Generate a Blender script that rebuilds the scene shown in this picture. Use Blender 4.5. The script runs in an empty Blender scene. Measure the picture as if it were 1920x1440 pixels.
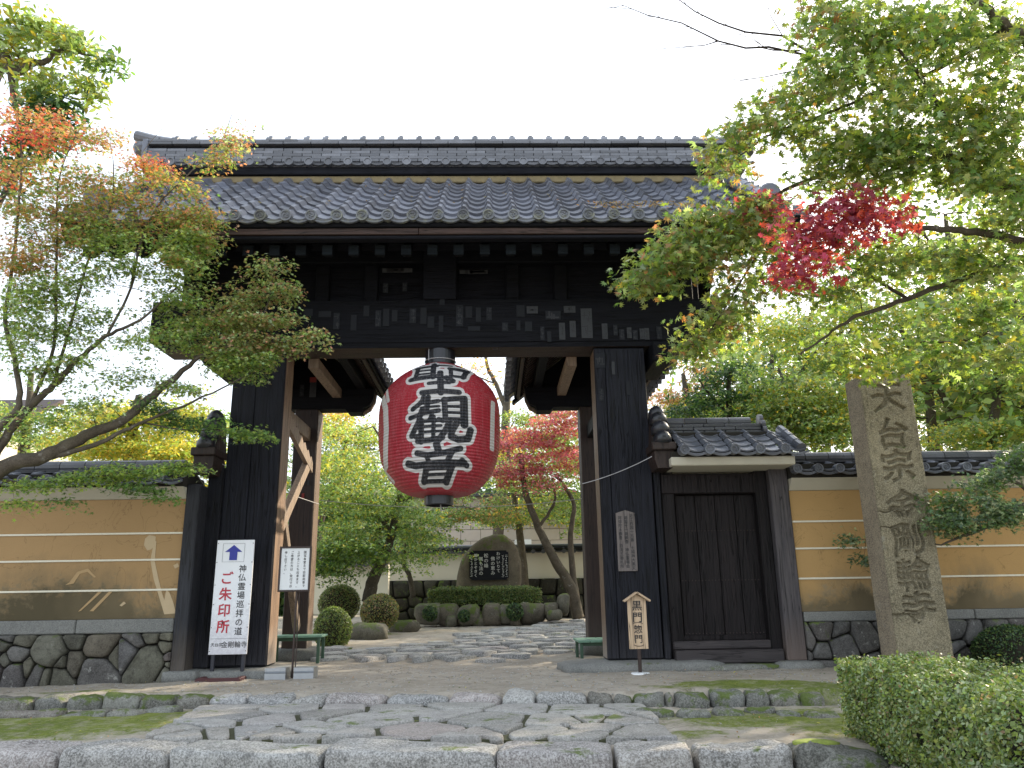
import bpy, bmesh, math, random
import numpy as np
from mathutils import Vector, Matrix, noise
random.seed(7); rng = np.random.default_rng(7)
PI = math.pi
S = bpy.context.scene; COL = S.collection
# ---------------------------------------------------------------- camera
FPX = 1442.0; PSI = math.radians(1.5); PIT = math.radians(15.3); RHO = .016
CP = np.array([.67, -9.6, .77])
CF = np.array([math.sin(PSI)*math.cos(PIT), math.cos(PSI)*math.cos(PIT), math.sin(PIT)])
_r = np.array([math.cos(PSI), -math.sin(PSI), 0]); _u = np.cross(_r, CF)
CR = _r*math.cos(RHO)-_u*math.sin(RHO); CU = _u*math.cos(RHO)+_r*math.sin(RHO)
def U(x, y, Y=None, Z=None):
    """point of the place seen at photograph position (x, y) on the plane Y=.. or Z=.."""
    d = CF*FPX+CR*(x-960)-CU*(y-720)
    t = (Y-CP[1])/d[1] if Y is not None else (Z-CP[2])/d[2]
    return Vector(CP+d*t)
cd = bpy.data.cameras.new('camera'); cam = bpy.data.objects.new('camera', cd); COL.objects.link(cam)
cam.matrix_world = Matrix(((CR[0], CU[0], -CF[0], CP[0]), (CR[1], CU[1], -CF[1], CP[1]), (CR[2], CU[2], -CF[2], CP[2]), (0, 0, 0, 1)))
cd.sensor_width = 36; cd.lens = FPX/1920*36; cd.clip_end = 1000; cd.clip_start = .05
S.camera = cam
# ---------------------------------------------------------------- world, sun, exposure
SUN_AZ = math.radians(50); SUN_EL = math.radians(30)      # azimuth from +Y towards +X
W = bpy.data.worlds.new('World'); S.world = W; W.use_nodes = True
nt = W.node_tree; bg = nt.nodes['Background']
sky = nt.nodes.new('ShaderNodeTexSky'); sky.sky_type = 'NISHITA'; sky.sun_disc = False
sky.sun_elevation = SUN_EL; sky.sun_rotation = SUN_AZ; sky.dust_density = 4; sky.air_density = 1.2
mx = nt.nodes.new('ShaderNodeMixRGB'); mx.inputs[0].default_value = .62
mx.inputs[2].default_value = (9.5, 10.2, 11.2, 1)          # thin bright autumn haze over the blue
nt.links.new(sky.outputs[0], mx.inputs[1]); nt.links.new(mx.outputs[0], bg.inputs[0])
bg.inputs[1].default_value = .12
sl = bpy.data.lights.new('sun', 'SUN'); sl.energy = 4.6; sl.angle = math.radians(.6); sl.color = (1, .86, .66)
so = bpy.data.objects.new('sun', sl); COL.objects.link(so)
sd = Vector((math.sin(SUN_AZ)*math.cos(SUN_EL), math.cos(SUN_AZ)*math.cos(SUN_EL), math.sin(SUN_EL)))
so.rotation_euler = sd.to_track_quat('Z', 'Y').to_euler(); so.location = (8, 8, 12)
S.view_settings.view_transform = 'Standard'; S.view_settings.look = 'None'
S.view_settings.exposure = .92; S.view_settings.gamma = 1; S.view_settings.use_curve_mapping = False
S.render.engine = 'CYCLES'
try:
    S.cycles.max_bounces = 6; S.cycles.transparent_max_bounces = 6; S.cycles.diffuse_bounces = 3; S.cycles.transmission_bounces = 4
except Exception: pass
# ---------------------------------------------------------------- materials
def nodes_of(name):
    m = bpy.data.materials.new(name); m.use_nodes = True
    n = m.node_tree; b = n.nodes['Principled BSDF']; return m, n, b
def N(n, t, **k):
    o = n.nodes.new(t)
    for a, v in k.items(): setattr(o, a, v)
    return o
def coords(n, scale=(1, 1, 1), kind='Object'):
    if kind == 'World':
        g = N(n, 'ShaderNodeNewGeometry'); src = g.outputs['Position']
    else:
        g = N(n, 'ShaderNodeTexCoord'); src = g.outputs[kind]
    mp = N(n, 'ShaderNodeMapping'); mp.inputs['Scale'].default_value = scale
    n.links.new(src, mp.inputs[0]); return mp.outputs[0]
def tnoise(n, vec, scale, detail=5, rough=.6, dist=0):
    t = N(n, 'ShaderNodeTexNoise'); t.inputs['Scale'].default_value = scale; t.inputs['Detail'].default_value = detail
    t.inputs['Roughness'].default_value = rough; t.inputs['Distortion'].default_value = dist
    n.links.new(vec, t.inputs['Vector']); return t.outputs['Fac']
def ramp(n, fac, stops):
    r = N(n, 'ShaderNodeValToRGB'); e = r.color_ramp.elements
    while len(e) < len(stops): e.new(.5)
    for i, (p, c) in enumerate(stops):
        e[i].position = p; e[i].color = (c[0], c[1], c[2], 1) if hasattr(c, '__len__') else (c, c, c, 1)
    n.links.new(fac, r.inputs[0]); return r.outputs[0]
def mix(n, fac, a, b, mode='MIX'):
    m = N(n, 'ShaderNodeMixRGB', blend_type=mode)
    for i, v in ((0, fac), (1, a), (2, b)):
        if isinstance(v, (int, float)): m.inputs[i].default_value = v if i == 0 else (v, v, v, 1)
        elif isinstance(v, tuple): m.inputs[i].default_value = (*v[:3], 1)
        else: n.links.new(v, m.inputs[i])
    return m.outputs[0]
def mth(n, op, a, b=0.):
    m = N(n, 'ShaderNodeMath', operation=op)
    for i, v in ((0, a), (1, b)):
        if isinstance(v, (int, float)): m.inputs[i].default_value = v
        else: n.links.new(v, m.inputs[i])
    return m.outputs[0]
def bump(n, b, h, strength=.3, dist=.01):
    u = N(n, 'ShaderNodeBump'); u.inputs['Strength'].default_value = strength; u.inputs['Distance'].default_value = dist
    n.links.new(h, u.inputs['Height']); n.links.new(u.outputs[0], b.inputs['Normal'])
def orand(n):
    return N(n, 'ShaderNodeObjectInfo').outputs['Random']
def flat(name, c, rough=.6, metal=0, spec=None, var=.15, sc=30):
    m, n, b = nodes_of(name)
    v = coords(n); f = tnoise(n, v, sc)
    col = mix(n, f, tuple(x*(1-var) for x in c), tuple(min(1, x*(1+var)) for x in c))
    n.links.new(col, b.inputs['Base Color']); b.inputs['Roughness'].default_value = rough; b.inputs['Metallic'].default_value = metal
    if spec is not None: b.inputs['Specular IOR Level'].default_value = spec
    return m
def wood(name, dark, light, axis=2, rough=.55, grain=1., bmp=.5, wear=None, spec=.4):
    m, n, b = nodes_of(name)
    sc = [9., 9., 9.]; sc[axis] = .45
    v = coords(n, tuple(sc), 'World')
    g = tnoise(n, v, 4*grain, 8, .65, .6); g2 = tnoise(n, v, 14*grain, 4, .7)
    col = ramp(n, g, [(.3, dark), (.7, light)])
    col = mix(n, mth(n, 'MULTIPLY', g2, .5), col, dark)
    ob = mth(n, 'ADD', mth(n, 'MULTIPLY', orand(n), .5), .75)
    col = mix(n, 1, col, ob, 'MULTIPLY')
    # drying cracks along the grain
    sc2 = [7., 7., 7.]; sc2[axis] = .25
    ck = tnoise(n, coords(n, tuple(sc2), 'World'), 2.2, 3, .5, 1.2)
    crack = ramp(n, mth(n, 'ABSOLUTE', mth(n, 'SUBTRACT', ck, .5)), [(.0, 1.), (.02, 0.)])
    col = mix(n, crack, col, tuple(x*.25 for x in dark))
    if wear:
        zz = N(n, 'ShaderNodeSeparateXYZ'); n.links.new(coords(n, kind='World'), zz.inputs[0])
        wz = ramp(n, mth(n, 'ADD', zz.outputs[2], mth(n, 'MULTIPLY', g, .5)), [(.2, .8), (.75, 0.)])
        col = mix(n, wz, col, wear)
    n.links.new(col, b.inputs['Base Color']); b.inputs['Roughness'].default_value = rough; b.inputs['Specular IOR Level'].default_value = spec
    bump(n, b, mix(n, crack, mth(n, 'ADD', g, mth(n, 'MULTIPLY', g2, .4)), 0.), bmp, .012)
    return m
BLK = (.0018, .0022, .0045); BLK2 = (.011, .0125, .021)
M_pillar = wood('black_stained_wood_vertical', BLK, BLK2, 2, .62, grain=1.3, bmp=1., wear=(.035, .034, .040), spec=.28)
M_beam = wood('black_stained_wood_horizontal', (.0022, .0026, .005), (.008, .009, .014), 0, .7, spec=.2)
M_beamY = wood('black_stained_wood_depth', (.002, .0024, .004), (.007, .0075, .010), 1, .7, spec=.15)
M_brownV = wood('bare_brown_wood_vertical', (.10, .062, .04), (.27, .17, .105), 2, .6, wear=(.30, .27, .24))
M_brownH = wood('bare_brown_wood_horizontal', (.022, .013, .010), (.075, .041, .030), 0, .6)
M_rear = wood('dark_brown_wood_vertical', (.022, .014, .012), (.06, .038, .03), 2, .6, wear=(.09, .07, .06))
M_pale = wood('pale_weathered_wood', (.16, .115, .08), (.36, .27, .20), 2, .65)
M_greywood = wood('grey_weathered_wood', (.035, .032, .036), (.10, .088, .088), 2, .7, wear=(.16, .12, .10))
M_wing = wood('dark_grey_wing_post_wood', (.010, .011, .014), (.04, .042, .052), 2, .65, wear=(.12, .10, .08))
M_door = wood('dark_door_wood', (.005, .004, .0045), (.022, .016, .0165), 2, .62, bmp=.9, spec=.25)
M_doorH = wood('worn_sill_wood', (.025, .021, .022), (.07, .058, .058), 0, .6)
M_board = wood('old_inscribed_board_wood', (.10, .085, .078), (.19, .165, .155), 2, .7)
M_signwood = wood('new_pale_sign_wood', (.42, .30, .19), (.60, .45, .30), 2, .55, .6, .15)
def stone(name, c1, c2, moss=.0, lichen=.3, speck=.5, sc=3., rough=.85, tint=True, dark=.35, bmp=.5):
    m, n, b = nodes_of(name)
    v = coords(n, kind='World')
    big = tnoise(n, v, sc, 6, .6, .3); fine = tnoise(n, v, 75, 3, .7); mid = tnoise(n, v, 17, 6, .7)
    col = ramp(n, big, [(.3, c1), (.7, c2)])
    if tint:
        hue = ramp(n, orand(n), [(0., (1.05, .98, .92)), (.3, (.98, 1., .97)), (.6, (1.04, 1.02, .96)), (.85, (.96, .99, 1.02)), (1., (1.10, .95, .91))])
        col = mix(n, 1, col, hue, 'MULTIPLY')
        col = mix(n, 1, col, ramp(n, mth(n, 'FRACT', mth(n, 'MULTIPLY', orand(n), 7.7)), [(0, .68), (1, 1.22)]), 'MULTIPLY')
    col = mix(n, ramp(n, fine, [(.42, 0.), (.62, speck)]), col, tuple(min(1, x*1.9) for x in c2))
    col = mix(n, ramp(n, fine, [(.33, speck*.7), (.45, 0.)]), col, tuple(x*.3 for x in c1))
    col = mix(n, ramp(n, mid, [(.5, 0.), (.75, dark)]), col, tuple(x*.25 for x in c1))
    li = tnoise(n, v, 9, 7, .7)
    col = mix(n, ramp(n, li, [(.60, 0.), (.68, lichen)]), col, (.46, .46, .42))
    if moss > 0:
        g = N(n, 'ShaderNodeNewGeometry'); s = N(n, 'ShaderNodeSeparateXYZ'); n.links.new(g.outputs['Normal'], s.inputs[0])
        mo = tnoise(n, v, 2.7, 5, .7)
        f = mth(n, 'ADD', mth(n, 'ADD', mo, mth(n, 'MULTIPLY', mid, .25)), mth(n, 'MULTIPLY', s.outputs[2], .12))
        col = mix(n, ramp(n, f, [(.86-moss*.35, 0.), (.94-moss*.35, .9)]), col, mix(n, fine, (.035, .06, .01), (.14, .19, .03)))
    n.links.new(col, b.inputs['Base Color']); b.inputs['Roughness'].default_value = rough
    b.inputs['Specular IOR Level'].default_value = .35
    bump(n, b, mth(n, 'ADD', mid, mth(n, 'MULTIPLY', fine, .5)), bmp, .012)
    return m
M_kerb = stone('granite_kerb_stone', (.17, .168, .16), (.36, .358, .348), .08, .4, .5, sc=4, dark=.75, bmp=1.)
M_kerbmoss = stone('mossy_kerb_stone', (.10, .10, .09), (.21, .21, .19), .42, .45, .4, dark=.6, bmp=1.)
M_flag = stone('flagstone', (.18, .175, .165), (.33, .32, .305), .06, .28, .35, dark=.45, bmp=.6)
M_wallstone = stone('rubble_wall_stone', (.058, .053, .040), (.145, .142, .112), .16, .18, .2, dark=.7, bmp=.9)
M_wallstone2 = stone('lichened_rubble_stone', (.05, .047, .045), (.145, .14, .135), .30, .55, .25, dark=.6, bmp=.7)
M_monument = stone('old_monument_stone', (.11, .096, .062), (.24, .21, .14), .14, .18, .55, sc=2, tint=False, dark=.6, bmp=1.)
M_monside = stone('pale_monument_side', (.16, .13, .10), (.30, .255, .18), .12, .2, .5, tint=False, dark=.45, bmp=.9)
M_boulder = stone('brown_boulder_stone', (.07, .058, .04), (.15, .128, .09), .40, .2, .2)
M_gardenrock = stone('garden_rock_stone', (.045, .043, .032), (.15, .14, .11), .50, .3, .25, dark=.6)
M_darkrock = stone('black_mossy_wall_rock', (.014, .014, .010), (.055, .052, .038), .42, .15, .15, dark=.7)
M_cap = stone('grey_capstone', (.12, .125, .12), (.205, .205, .19), .06, .15, .3, sc=1.4, tint=False)
M_mosscush = flat('bright_moss', (.22, .27, .05), .95, var=.5, sc=60)
M_dark_gap = flat('dark_gap_earth', (.02, .018, .014), 1)
def plaster(name, base, stain, zlo, zhi, patch=(.70, .56, .38)):
    m, n, b = nodes_of(name)
    v = coords(n, kind='World'); s = N(n, 'ShaderNodeSeparateXYZ'); n.links.new(v, s.inputs[0])
    a = tnoise(n, v, 1.3, 7, .65, .4); f = tnoise(n, v, 60, 3, .6); w = tnoise(n, coords(n, (5, 5, .6), 'World'), 1.5, 6, .7)
    c = mix(n, a, tuple(x*.86 for x in base), tuple(min(1, x*1.13) for x in base))
    c = mix(n, ramp(n, f, [(.55, 0.), (.7, .15)]), c, tuple(x*.5 for x in base))
    # damp stains rising from the foot with an uneven edge, and thin runs below each line
    h = mth(n, 'DIVIDE', mth(n, 'SUBTRACT', s.outputs[2], zlo), zhi-zlo)
    e = mth(n, 'SUBTRACT', mth(n, 'ADD', mth(n, 'MULTIPLY', a, 1.5), mth(n, 'MULTIPLY', w, .45)), mth(n, 'MULTIPLY', h, 1.0))
    c = mix(n, ramp(n, e, [(.38, 0.), (.75, .55)]), c, tuple(x*.62 for x in stain))
    sp = tnoise(n, v, 7, 8, .75, .5)
    cr = ramp(n, mth(n, 'ABSOLUTE', mth(n, 'SUBTRACT', tnoise(n, v, 1.9, 4, .55, 1.), .5)), [(0., .45), (.006, 0.)])
    c = mix(n, cr, c, tuple(x*.35 for x in base))
    lf = ramp(n, mth(n, 'SUBTRACT', mth(n, 'ADD', sp, mth(n, 'MULTIPLY', a, .6)), mth(n, 'MULTIPLY', h, .6)), [(.62, 0.), (.70, .6)])
    c = mix(n, lf, c, stain)
    dk = ramp(n, mth(n, 'SUBTRACT', mth(n, 'ADD', mth(n, 'MULTIPLY', a, 1.7), mth(n, 'MULTIPLY', sp, .6)), mth(n, 'MULTIPLY', h, 1.4)), [(.74, 0.), (1.30, .80)])
    c = mix(n, mth(n, 'MULTIPLY', dk, ramp(n, tnoise(n, v, .55, 4, .6), [(.36, .35), (.58, 1.)])), c, (.06, .052, .03))
    n.links.new(c, b.inputs['Base Color']); b.inputs['Roughness'].default_value = .9; b.inputs['Specular IOR Level'].default_value = .2
    bump(n, b, mth(n, 'ADD', f, sp), .25, .006); return m
M_plL = plaster('ochre_plaster_west', (.385, .25, .12), (.21, .175, .11), .55, 1.55)
M_plR = plaster('ochre_plaster_east', (.45, .285, .12), (.27, .22, .14), .5, 1.35)
M_white = flat('white_plaster_line', (.72, .68, .55), .8)
M_cream = flat('cream_plaster', (.50, .475, .38), .85, var=.12, sc=4)
M_gwall = flat('garden_wall_plaster', (.66, .62, .50), .85, var=.1, sc=2)
M_patch = flat('pale_repair_plaster', (.50, .385, .235), .85, sc=9)
M_patch2 = flat('orange_repair_plaster', (.42, .285, .14), .85, sc=9)
def tilemat(name, c, moss=False):
    m, n, b = nodes_of(name)
    v = coords(n, kind='World'); a = tnoise(n, v, 6, 6, .65); f = tnoise(n, v, 55, 4, .7)
    r = orand(n)
    col = mix(n, ramp(n, r, [(0, 0.), (1, 1.)]), tuple(x*.62 for x in c), tuple(x*1.45 for x in c))
    col = mix(n, ramp(n, a, [(.35, 0.), (.75, .6)]), col, tuple(x*.5 for x in c))
    col = mix(n, ramp(n, f, [(.60, 0.), (.72, .35)]), col, (.32, .32, .32))
    if moss: col = mix(n, ramp(n, tnoise(n, v, 11, 6, .7), [(.48, 0.), (.64, .75)]), col, (.19, .195, .13))
    n.links.new(col, b.inputs['Base Color'])
    b.inputs['Roughness'].default_value = .42; b.inputs['Specular IOR Level'].default_value = .55
    n.links.new(ramp(n, a, [(.3, .24), (.7, .5)]), b.inputs['Roughness'])
    bump(n, b, mth(n, 'ADD', a, mth(n, 'MULTIPLY', f, .4)), .25, .008); return m
M_tile = tilemat('smoked_clay_tile', (.118, .128, .158))
M_tile_e = tilemat('lichened_eave_tile', (.105, .112, .125), True)
M_tile_r = tilemat('ridge_tile_clay', (.135, .142, .16))
M_tile_w = tilemat('wall_tile_clay', (.065, .068, .078))
M_tile_k = tilemat('blackened_cap_tile', (.018, .019, .024))
M_tile_n = tilemat('newer_wall_tile_clay', (.115, .125, .15))
M_yplast = flat('ochre_roof_mortar', (.20, .16, .085), .9, sc=12, var=.4)
M_metal_w = flat('brushed_grey_steel', (.42, .44, .46), .38, .8)
M_brownmetal = flat('brown_painted_metal', (.035, .02, .016), .4)
M_maroon = flat('maroon_painted_wood', (.07, .022, .024), .5)
M_legblue = flat('dark_navy_leg_paint', (.018, .02, .03), .4)
def signface():
    m, n, b = nodes_of('weathered_white_sign_face')
    v = coords(n, kind='World'); s = N(n, 'ShaderNodeSeparateXYZ'); n.links.new(v, s.inputs[0])
    f = tnoise(n, v, 26, 5, .7); g = tnoise(n, v, 90, 3, .7)
    d = mth(n, 'ADD', mth(n, 'MULTIPLY', f, .5), mth(n, 'MULTIPLY', g, .3))
    k = ramp(n, mth(n, 'SUBTRACT', d, mth(n, 'MULTIPLY', s.outputs[2], .35)), [(.12, 0.), (.38, .75)])
    c = mix(n, k, (.80, .82, .84), (.48, .46, .50))
    n.links.new(c, b.inputs['Base Color']); b.inputs['Roughness'].default_value = .4; return m
M_signw = signface()
M_paper = flat('white_notice_paper', (.74, .76, .76), .5, var=.04)
M_ink = flat('black_ink', (.012, .012, .014), .5)
M_red = flat('red_lettering_paint', (.45, .03, .05), .5)
M_blue = flat('blue_arrow_paint', (.025, .035, .30), .5)
M_green = flat('worn_green_bench_paint', (.16, .30, .22), .5, var=.4, sc=12)
M_greend = flat('dark_green_leg_paint', (.04, .09, .055), .5)
M_plaque = flat('polished_black_plaque', (.005, .006, .009), .45, spec=.2)
M_engr = flat('pale_engraved_letters', (.55, .55, .52), .7)
M_slip = flat('shaded_paper_slip', (.010, .012, .016), .9, var=.5, sc=60)  # paper colour darkened to carry the shade under the eaves
M_slip2 = flat('pale_paper_slip', (.040, .043, .047), .9, var=.35, sc=60)  # paler slips, their colour also lowered for that shade
M_slipred = flat('red_paper_slip', (.22, .03, .025), .8)
M_wire = flat('pale_wire', (.42, .42, .43), .5)
M_bark = stone('grey_green_maple_bark', (.045, .036, .026), (.12, .10, .075), .25, .35, .2, sc=6)
M_barkd = stone('dark_twig_bark', (.028, .020, .016), (.07, .052, .04), .05, .05, .1, sc=6)
M_pinkwall = flat('pale_pink_block_wall', (.50, .44, .38), .85, sc=3)
M_joint = flat('block_wall_joint', (.16, .14, .12), .9)
M_endgrain = wood('greenish_rafter_end', (.004, .006, .008), (.013, .018, .021), 0, .8, spec=.15)

def leafmat(name, objcol=False, trans=.45, rough=.45):
    m, n, b = nodes_of(name)
    if objcol: c = N(n, 'ShaderNodeObjectInfo').outputs['Color']
    else:
        a = N(n, 'ShaderNodeAttribute', attribute_name='tint'); c = a.outputs['Color']
    b.inputs['Roughness'].default_value = rough; b.inputs['Specular IOR Level'].default_value = .55
    n.links.new(c, b.inputs['Base Color'])
    t = N(n, 'ShaderNodeBsdfTranslucent')
    n.links.new(mix(n, 1, c, (1.6, 1.7, .9), 'MULTIPLY'), t.inputs['Color'])
    ms = N(n, 'ShaderNodeMixShader'); ms.inputs[0].default_value = trans
    n.links.new(b.outputs[0], ms.inputs[1]); n.links.new(t.outputs[0], ms.inputs[2])
    n.links.new(ms.outputs[0], n.nodes['Material Output'].inputs['Surface']); return m
M_leaf = leafmat('maple_leaf_tissue'); M_leafo = leafmat('single_leaf_tissue', True)
M_hleaf = leafmat('hedge_leaf_tissue', trans=.25, rough=.5)
def groundmat():
    m, n, b = nodes_of('sandy_soil_and_moss')
    v = coords(n, kind='World')
    a = tnoise(n, v, 1.1, 6, .6); f = tnoise(n, v, 42, 4, .75); g = tnoise(n, v, 170, 2, .6); md = tnoise(n, v, 7, 6, .7)
    c = ramp(n, a, [(.3, (.27, .24, .195)), (.5, (.345, .31, .26)), (.7, (.41, .37, .31))])
    c = mix(n, ramp(n, f, [(.52, 0.), (.7, .5)]), c, (.42, .38, .31))
    c = mix(n, ramp(n, f, [(.28, .6), (.42, 0.)]), c, (.10, .085, .062))
    c = mix(n, ramp(n, md, [(.5, 0.), (.72, .55)]), c, (.17, .14, .10)); c = mix(n, ramp(n, tnoise(n, v, 3, 6, .8, 1.5), [(.52, 0.), (.60, .35)]), c, (.50, .46, .39))
    vo = N(n, 'ShaderNodeTexVoronoi', feature='DISTANCE_TO_EDGE'); vo.inputs['Scale'].default_value = 1.15
    wv = N(n, 'ShaderNodeVectorMath', operation='ADD'); n.links.new(v, wv.inputs[0])
    nn = N(n, 'ShaderNodeTexNoise'); nn.inputs['Scale'].default_value = 2.4; nn.inputs['Detail'].default_value = 6; n.links.new(v, nn.inputs['Vector'])
    n.links.new(nn.outputs['Color'], wv.inputs[1]); n.links.new(wv.outputs[0], vo.inputs['Vector'])
    ck = mth(n, 'MULTIPLY', ramp(n, vo.outputs['Distance'], [(.0, 1.), (.012, 0.)]), ramp(n, a, [(.42, 0.), (.55, 1.)]))
    c = mix(n, mth(n, 'MULTIPLY', ck, .7), c, (.06, .05, .035))
    at = N(n, 'ShaderNodeAttribute', attribute_name='moss')
    mf = mth(n, 'ADD', at.outputs['Fac'], mth(n, 'MULTIPLY', mth(n, 'SUBTRACT', mth(n, 'ADD', mth(n, 'MULTIPLY', md, .6), mth(n, 'MULTIPLY', f, .4)), .5), 1.7))
    mk = mth(n, 'MULTIPLY', ramp(n, mf, [(.40, 0.), (.68, 1.)]), ramp(n, tnoise(n, v, 4.5, 7, .8), [(.36, .35), (.52, 1.)]))
    mc = ramp(n, mth(n, 'ADD', mth(n, 'MULTIPLY', a, .4), mth(n, 'MULTIPLY', tnoise(n, v, 19, 5, .8), .6)), [(.3, (.06, .08, .022)), (.5, (.16, .20, .04)), (.68, (.29, .32, .08))])
    mc = mix(n, ramp(n, g, [(.4, 0.), (.7, .5)]), mc, (.03, .05, .01))
    c = mix(n, mk, c, mc)
    n.links.new(c, b.inputs['Base Color']); b.inputs['Roughness'].default_value = .95; b.inputs['Specular IOR Level'].default_value = .15
    h = mth(n, 'ADD', mth(n, 'ADD', f, mth(n, 'MULTIPLY', g, mth(n, 'ADD', .3, mk))), mth(n, 'MULTIPLY', ck, -1.5))
    bump(n, b, h, .6, .012); return m
M_ground = groundmat()
# ---------------------------------------------------------------- object helpers
WL = {}      # world location of every object made
def tag(o, label=None, cat=None, group=None, kind=None):
    if label: o['label'] = label
    if cat: o['category'] = cat
    if group: o['group'] = group
    if kind: o['kind'] = kind
    return o
def empty(name, loc, label=None, cat=None, group=None, kind=None):
    o = bpy.data.objects.new(name, None); COL.objects.link(o); o.location = loc; WL[o.name] = Vector(loc)
    o.empty_display_size = .2
    return tag(o, label, cat, group, kind)
def link(name, me, parent=None, loc=(0, 0, 0), rot=None):
    """loc is a world position; parents are never rotated or scaled"""
    o = bpy.data.objects.new(name, me); COL.objects.link(o); loc = Vector(loc); WL[o.name] = loc
    if parent is not None: o.parent = parent; o.location = loc-WL[parent.name]
    else: o.location = loc
    if rot is not None: o.rotation_euler = rot
    return o
class MB:
    def __init__(s): s.v = []; s.f = []; s.mi = []; s.m = 0
    def add(s, vs, fs, mi=None):
        k = len(s.v); s.v += [Vector(p) for p in vs]; s.f += [tuple(i+k for i in f) for f in fs]; s.mi += [s.m if mi is None else mi]*len(fs)
    def box(s, x0, x1, y0, y1, z0, z1, mi=None, ch=0.012):
        """box with chamfered edges"""
        c = Vector(((x0+x1)/2, (y0+y1)/2, (z0+z1)/2)); h = Vector((abs(x1-x0)/2, abs(y1-y0)/2, abs(z1-z0)/2))
        s.obox(c, h, Matrix.Identity(3), mi, ch)
    def obox(s, c, h, R, mi=None, ch=.012):
        bm = bmesh.new(); bmesh.ops.create_cube(bm, size=2)
        for v in bm.verts: v.co = Vector((v.co.x*h[0], v.co.y*h[1], v.co.z*h[2]))
        ch = min(ch, min(h)*.45)
        if ch > 0: bmesh.ops.bevel(bm, geom=bm.edges[:], offset=ch, segments=1, affect='EDGES')
        bm.verts.index_update()
        s.add([R @ v.co + Vector(c) for v in bm.verts], [[v.index for v in f.verts] for f in bm.faces], mi); bm.free()
    def bar(s, a, b, w, d, up=(0, 0, 1), mi=None, ch=.008):
        a, b = Vector(a), Vector(b); y = (b-a); L = y.length; y.normalize()
        x = y.cross(Vector(up)).normalized(); z = x.cross(y)
        R = Matrix((x, y, z)).transposed(); s.obox((a+b)/2, (w/2, L/2, d/2), R, mi, ch)
    def tube(s, pts, rad, n=8, cap=True, mi=None):
        pts = [Vector(p) for p in pts]; rad = rad if hasattr(rad, '__len__') else [rad]*len(pts)
        k = len(s.v); px = None
        for i, p in enumerate(pts):
            d = (pts[min(i+1, len(pts)-1)]-pts[max(i-1, 0)])
            d = d.normalized() if d.length > 1e-9 else Vector((0, 0, 1))
            if px is None: px = d.orthogonal().normalized()
            else:
                q = px-d*px.dot(d); px = q.normalized() if q.length > 1e-6 else d.orthogonal().normalized()
            py = d.cross(px)
            for j in range(n):
                a = 2*PI*j/n; s.v.append(p+(px*math.cos(a)+py*math.sin(a))*rad[i])
        m = s.m if mi is None else mi
        for i in range(len(pts)-1):
            for j in range(n):
                s.f.append((k+i*n+j, k+i*n+(j+1) % n, k+(i+1)*n+(j+1) % n, k+(i+1)*n+j)); s.mi.append(m)
        if cap:
            s.f.append(tuple(k+j for j in range(n-1, -1, -1))); s.mi.append(m)
            s.f.append(tuple(k+(len(pts)-1)*n+j for j in range(n))); s.mi.append(m)
    def lathe(s, prof, c=(0, 0, 0), n=24, axis='Z', mi=None):
        k = len(s.v); c = Vector(c)
        for r, z in prof:
            for j in range(n):
                a = 2*PI*j/n; p = (r*math.cos(a), r*math.sin(a), z)
                if axis == 'Y': p = (p[0], p[2], p[1])
                s.v.append(c+Vector(p))
        m = s.m if mi is None else mi
        for i in range(len(prof)-1):
            for j in range(n):
                s.f.append((k+i*n+j, k+i*n+(j+1) % n, k+(i+1)*n+(j+1) % n, k+(i+1)*n+j)); s.mi.append(m)
    def prism(s, poly, y0, y1, mi=None):
        """polygon given as (x,z) extruded along Y"""
        n = len(poly); vs = [(x, y0, z) for x, z in poly]+[(x, y1, z) for x, z in poly]
        s.add(vs, [tuple(range(n)), tuple(range(2*n-1, n-1, -1))]+[(i, i+n, (i+1) % n+n, (i+1) % n) for i in range(n)], mi)
    def mesh(s, name, mats, smooth=False, org=None):
        me = bpy.data.meshes.new(name)
        if org is None: org = Vector((0, 0, 0))
        me.from_pydata([tuple(v-org) for v in s.v], [], s.f)
        for m in (mats if isinstance(mats, (list, tuple)) else [mats]): me.materials.append(m)
        if any(s.mi): me.polygons.foreach_set('material_index', s.mi)
        if smooth: me.polygons.foreach_set('use_smooth', [True]*len(me.polygons))
        me.update(); return me
    def build(s, name, mats, parent=None, smooth=False, **t):
        a = np.array([tuple(v) for v in s.v]); lo = a.min(0); hi = a.max(0)
        org = Vector(((lo[0]+hi[0])/2, (lo[1]+hi[1])/2, lo[2]))
        me = s.mesh(name, mats, smooth, org)
        bm = bmesh.new(); bm.from_mesh(me); bmesh.ops.recalc_face_normals(bm, faces=bm.faces[:]); bm.to_mesh(me); bm.free()
        return tag(link(name, me, parent, org), **t)
def box(name, mat, parent, x0, x1, y0, y1, z0, z1, ch=.012, **t):
    b = MB(); b.box(x0, x1, y0, y1, z0, z1, ch=ch); return b.build(name, mat, parent, **t)
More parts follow.
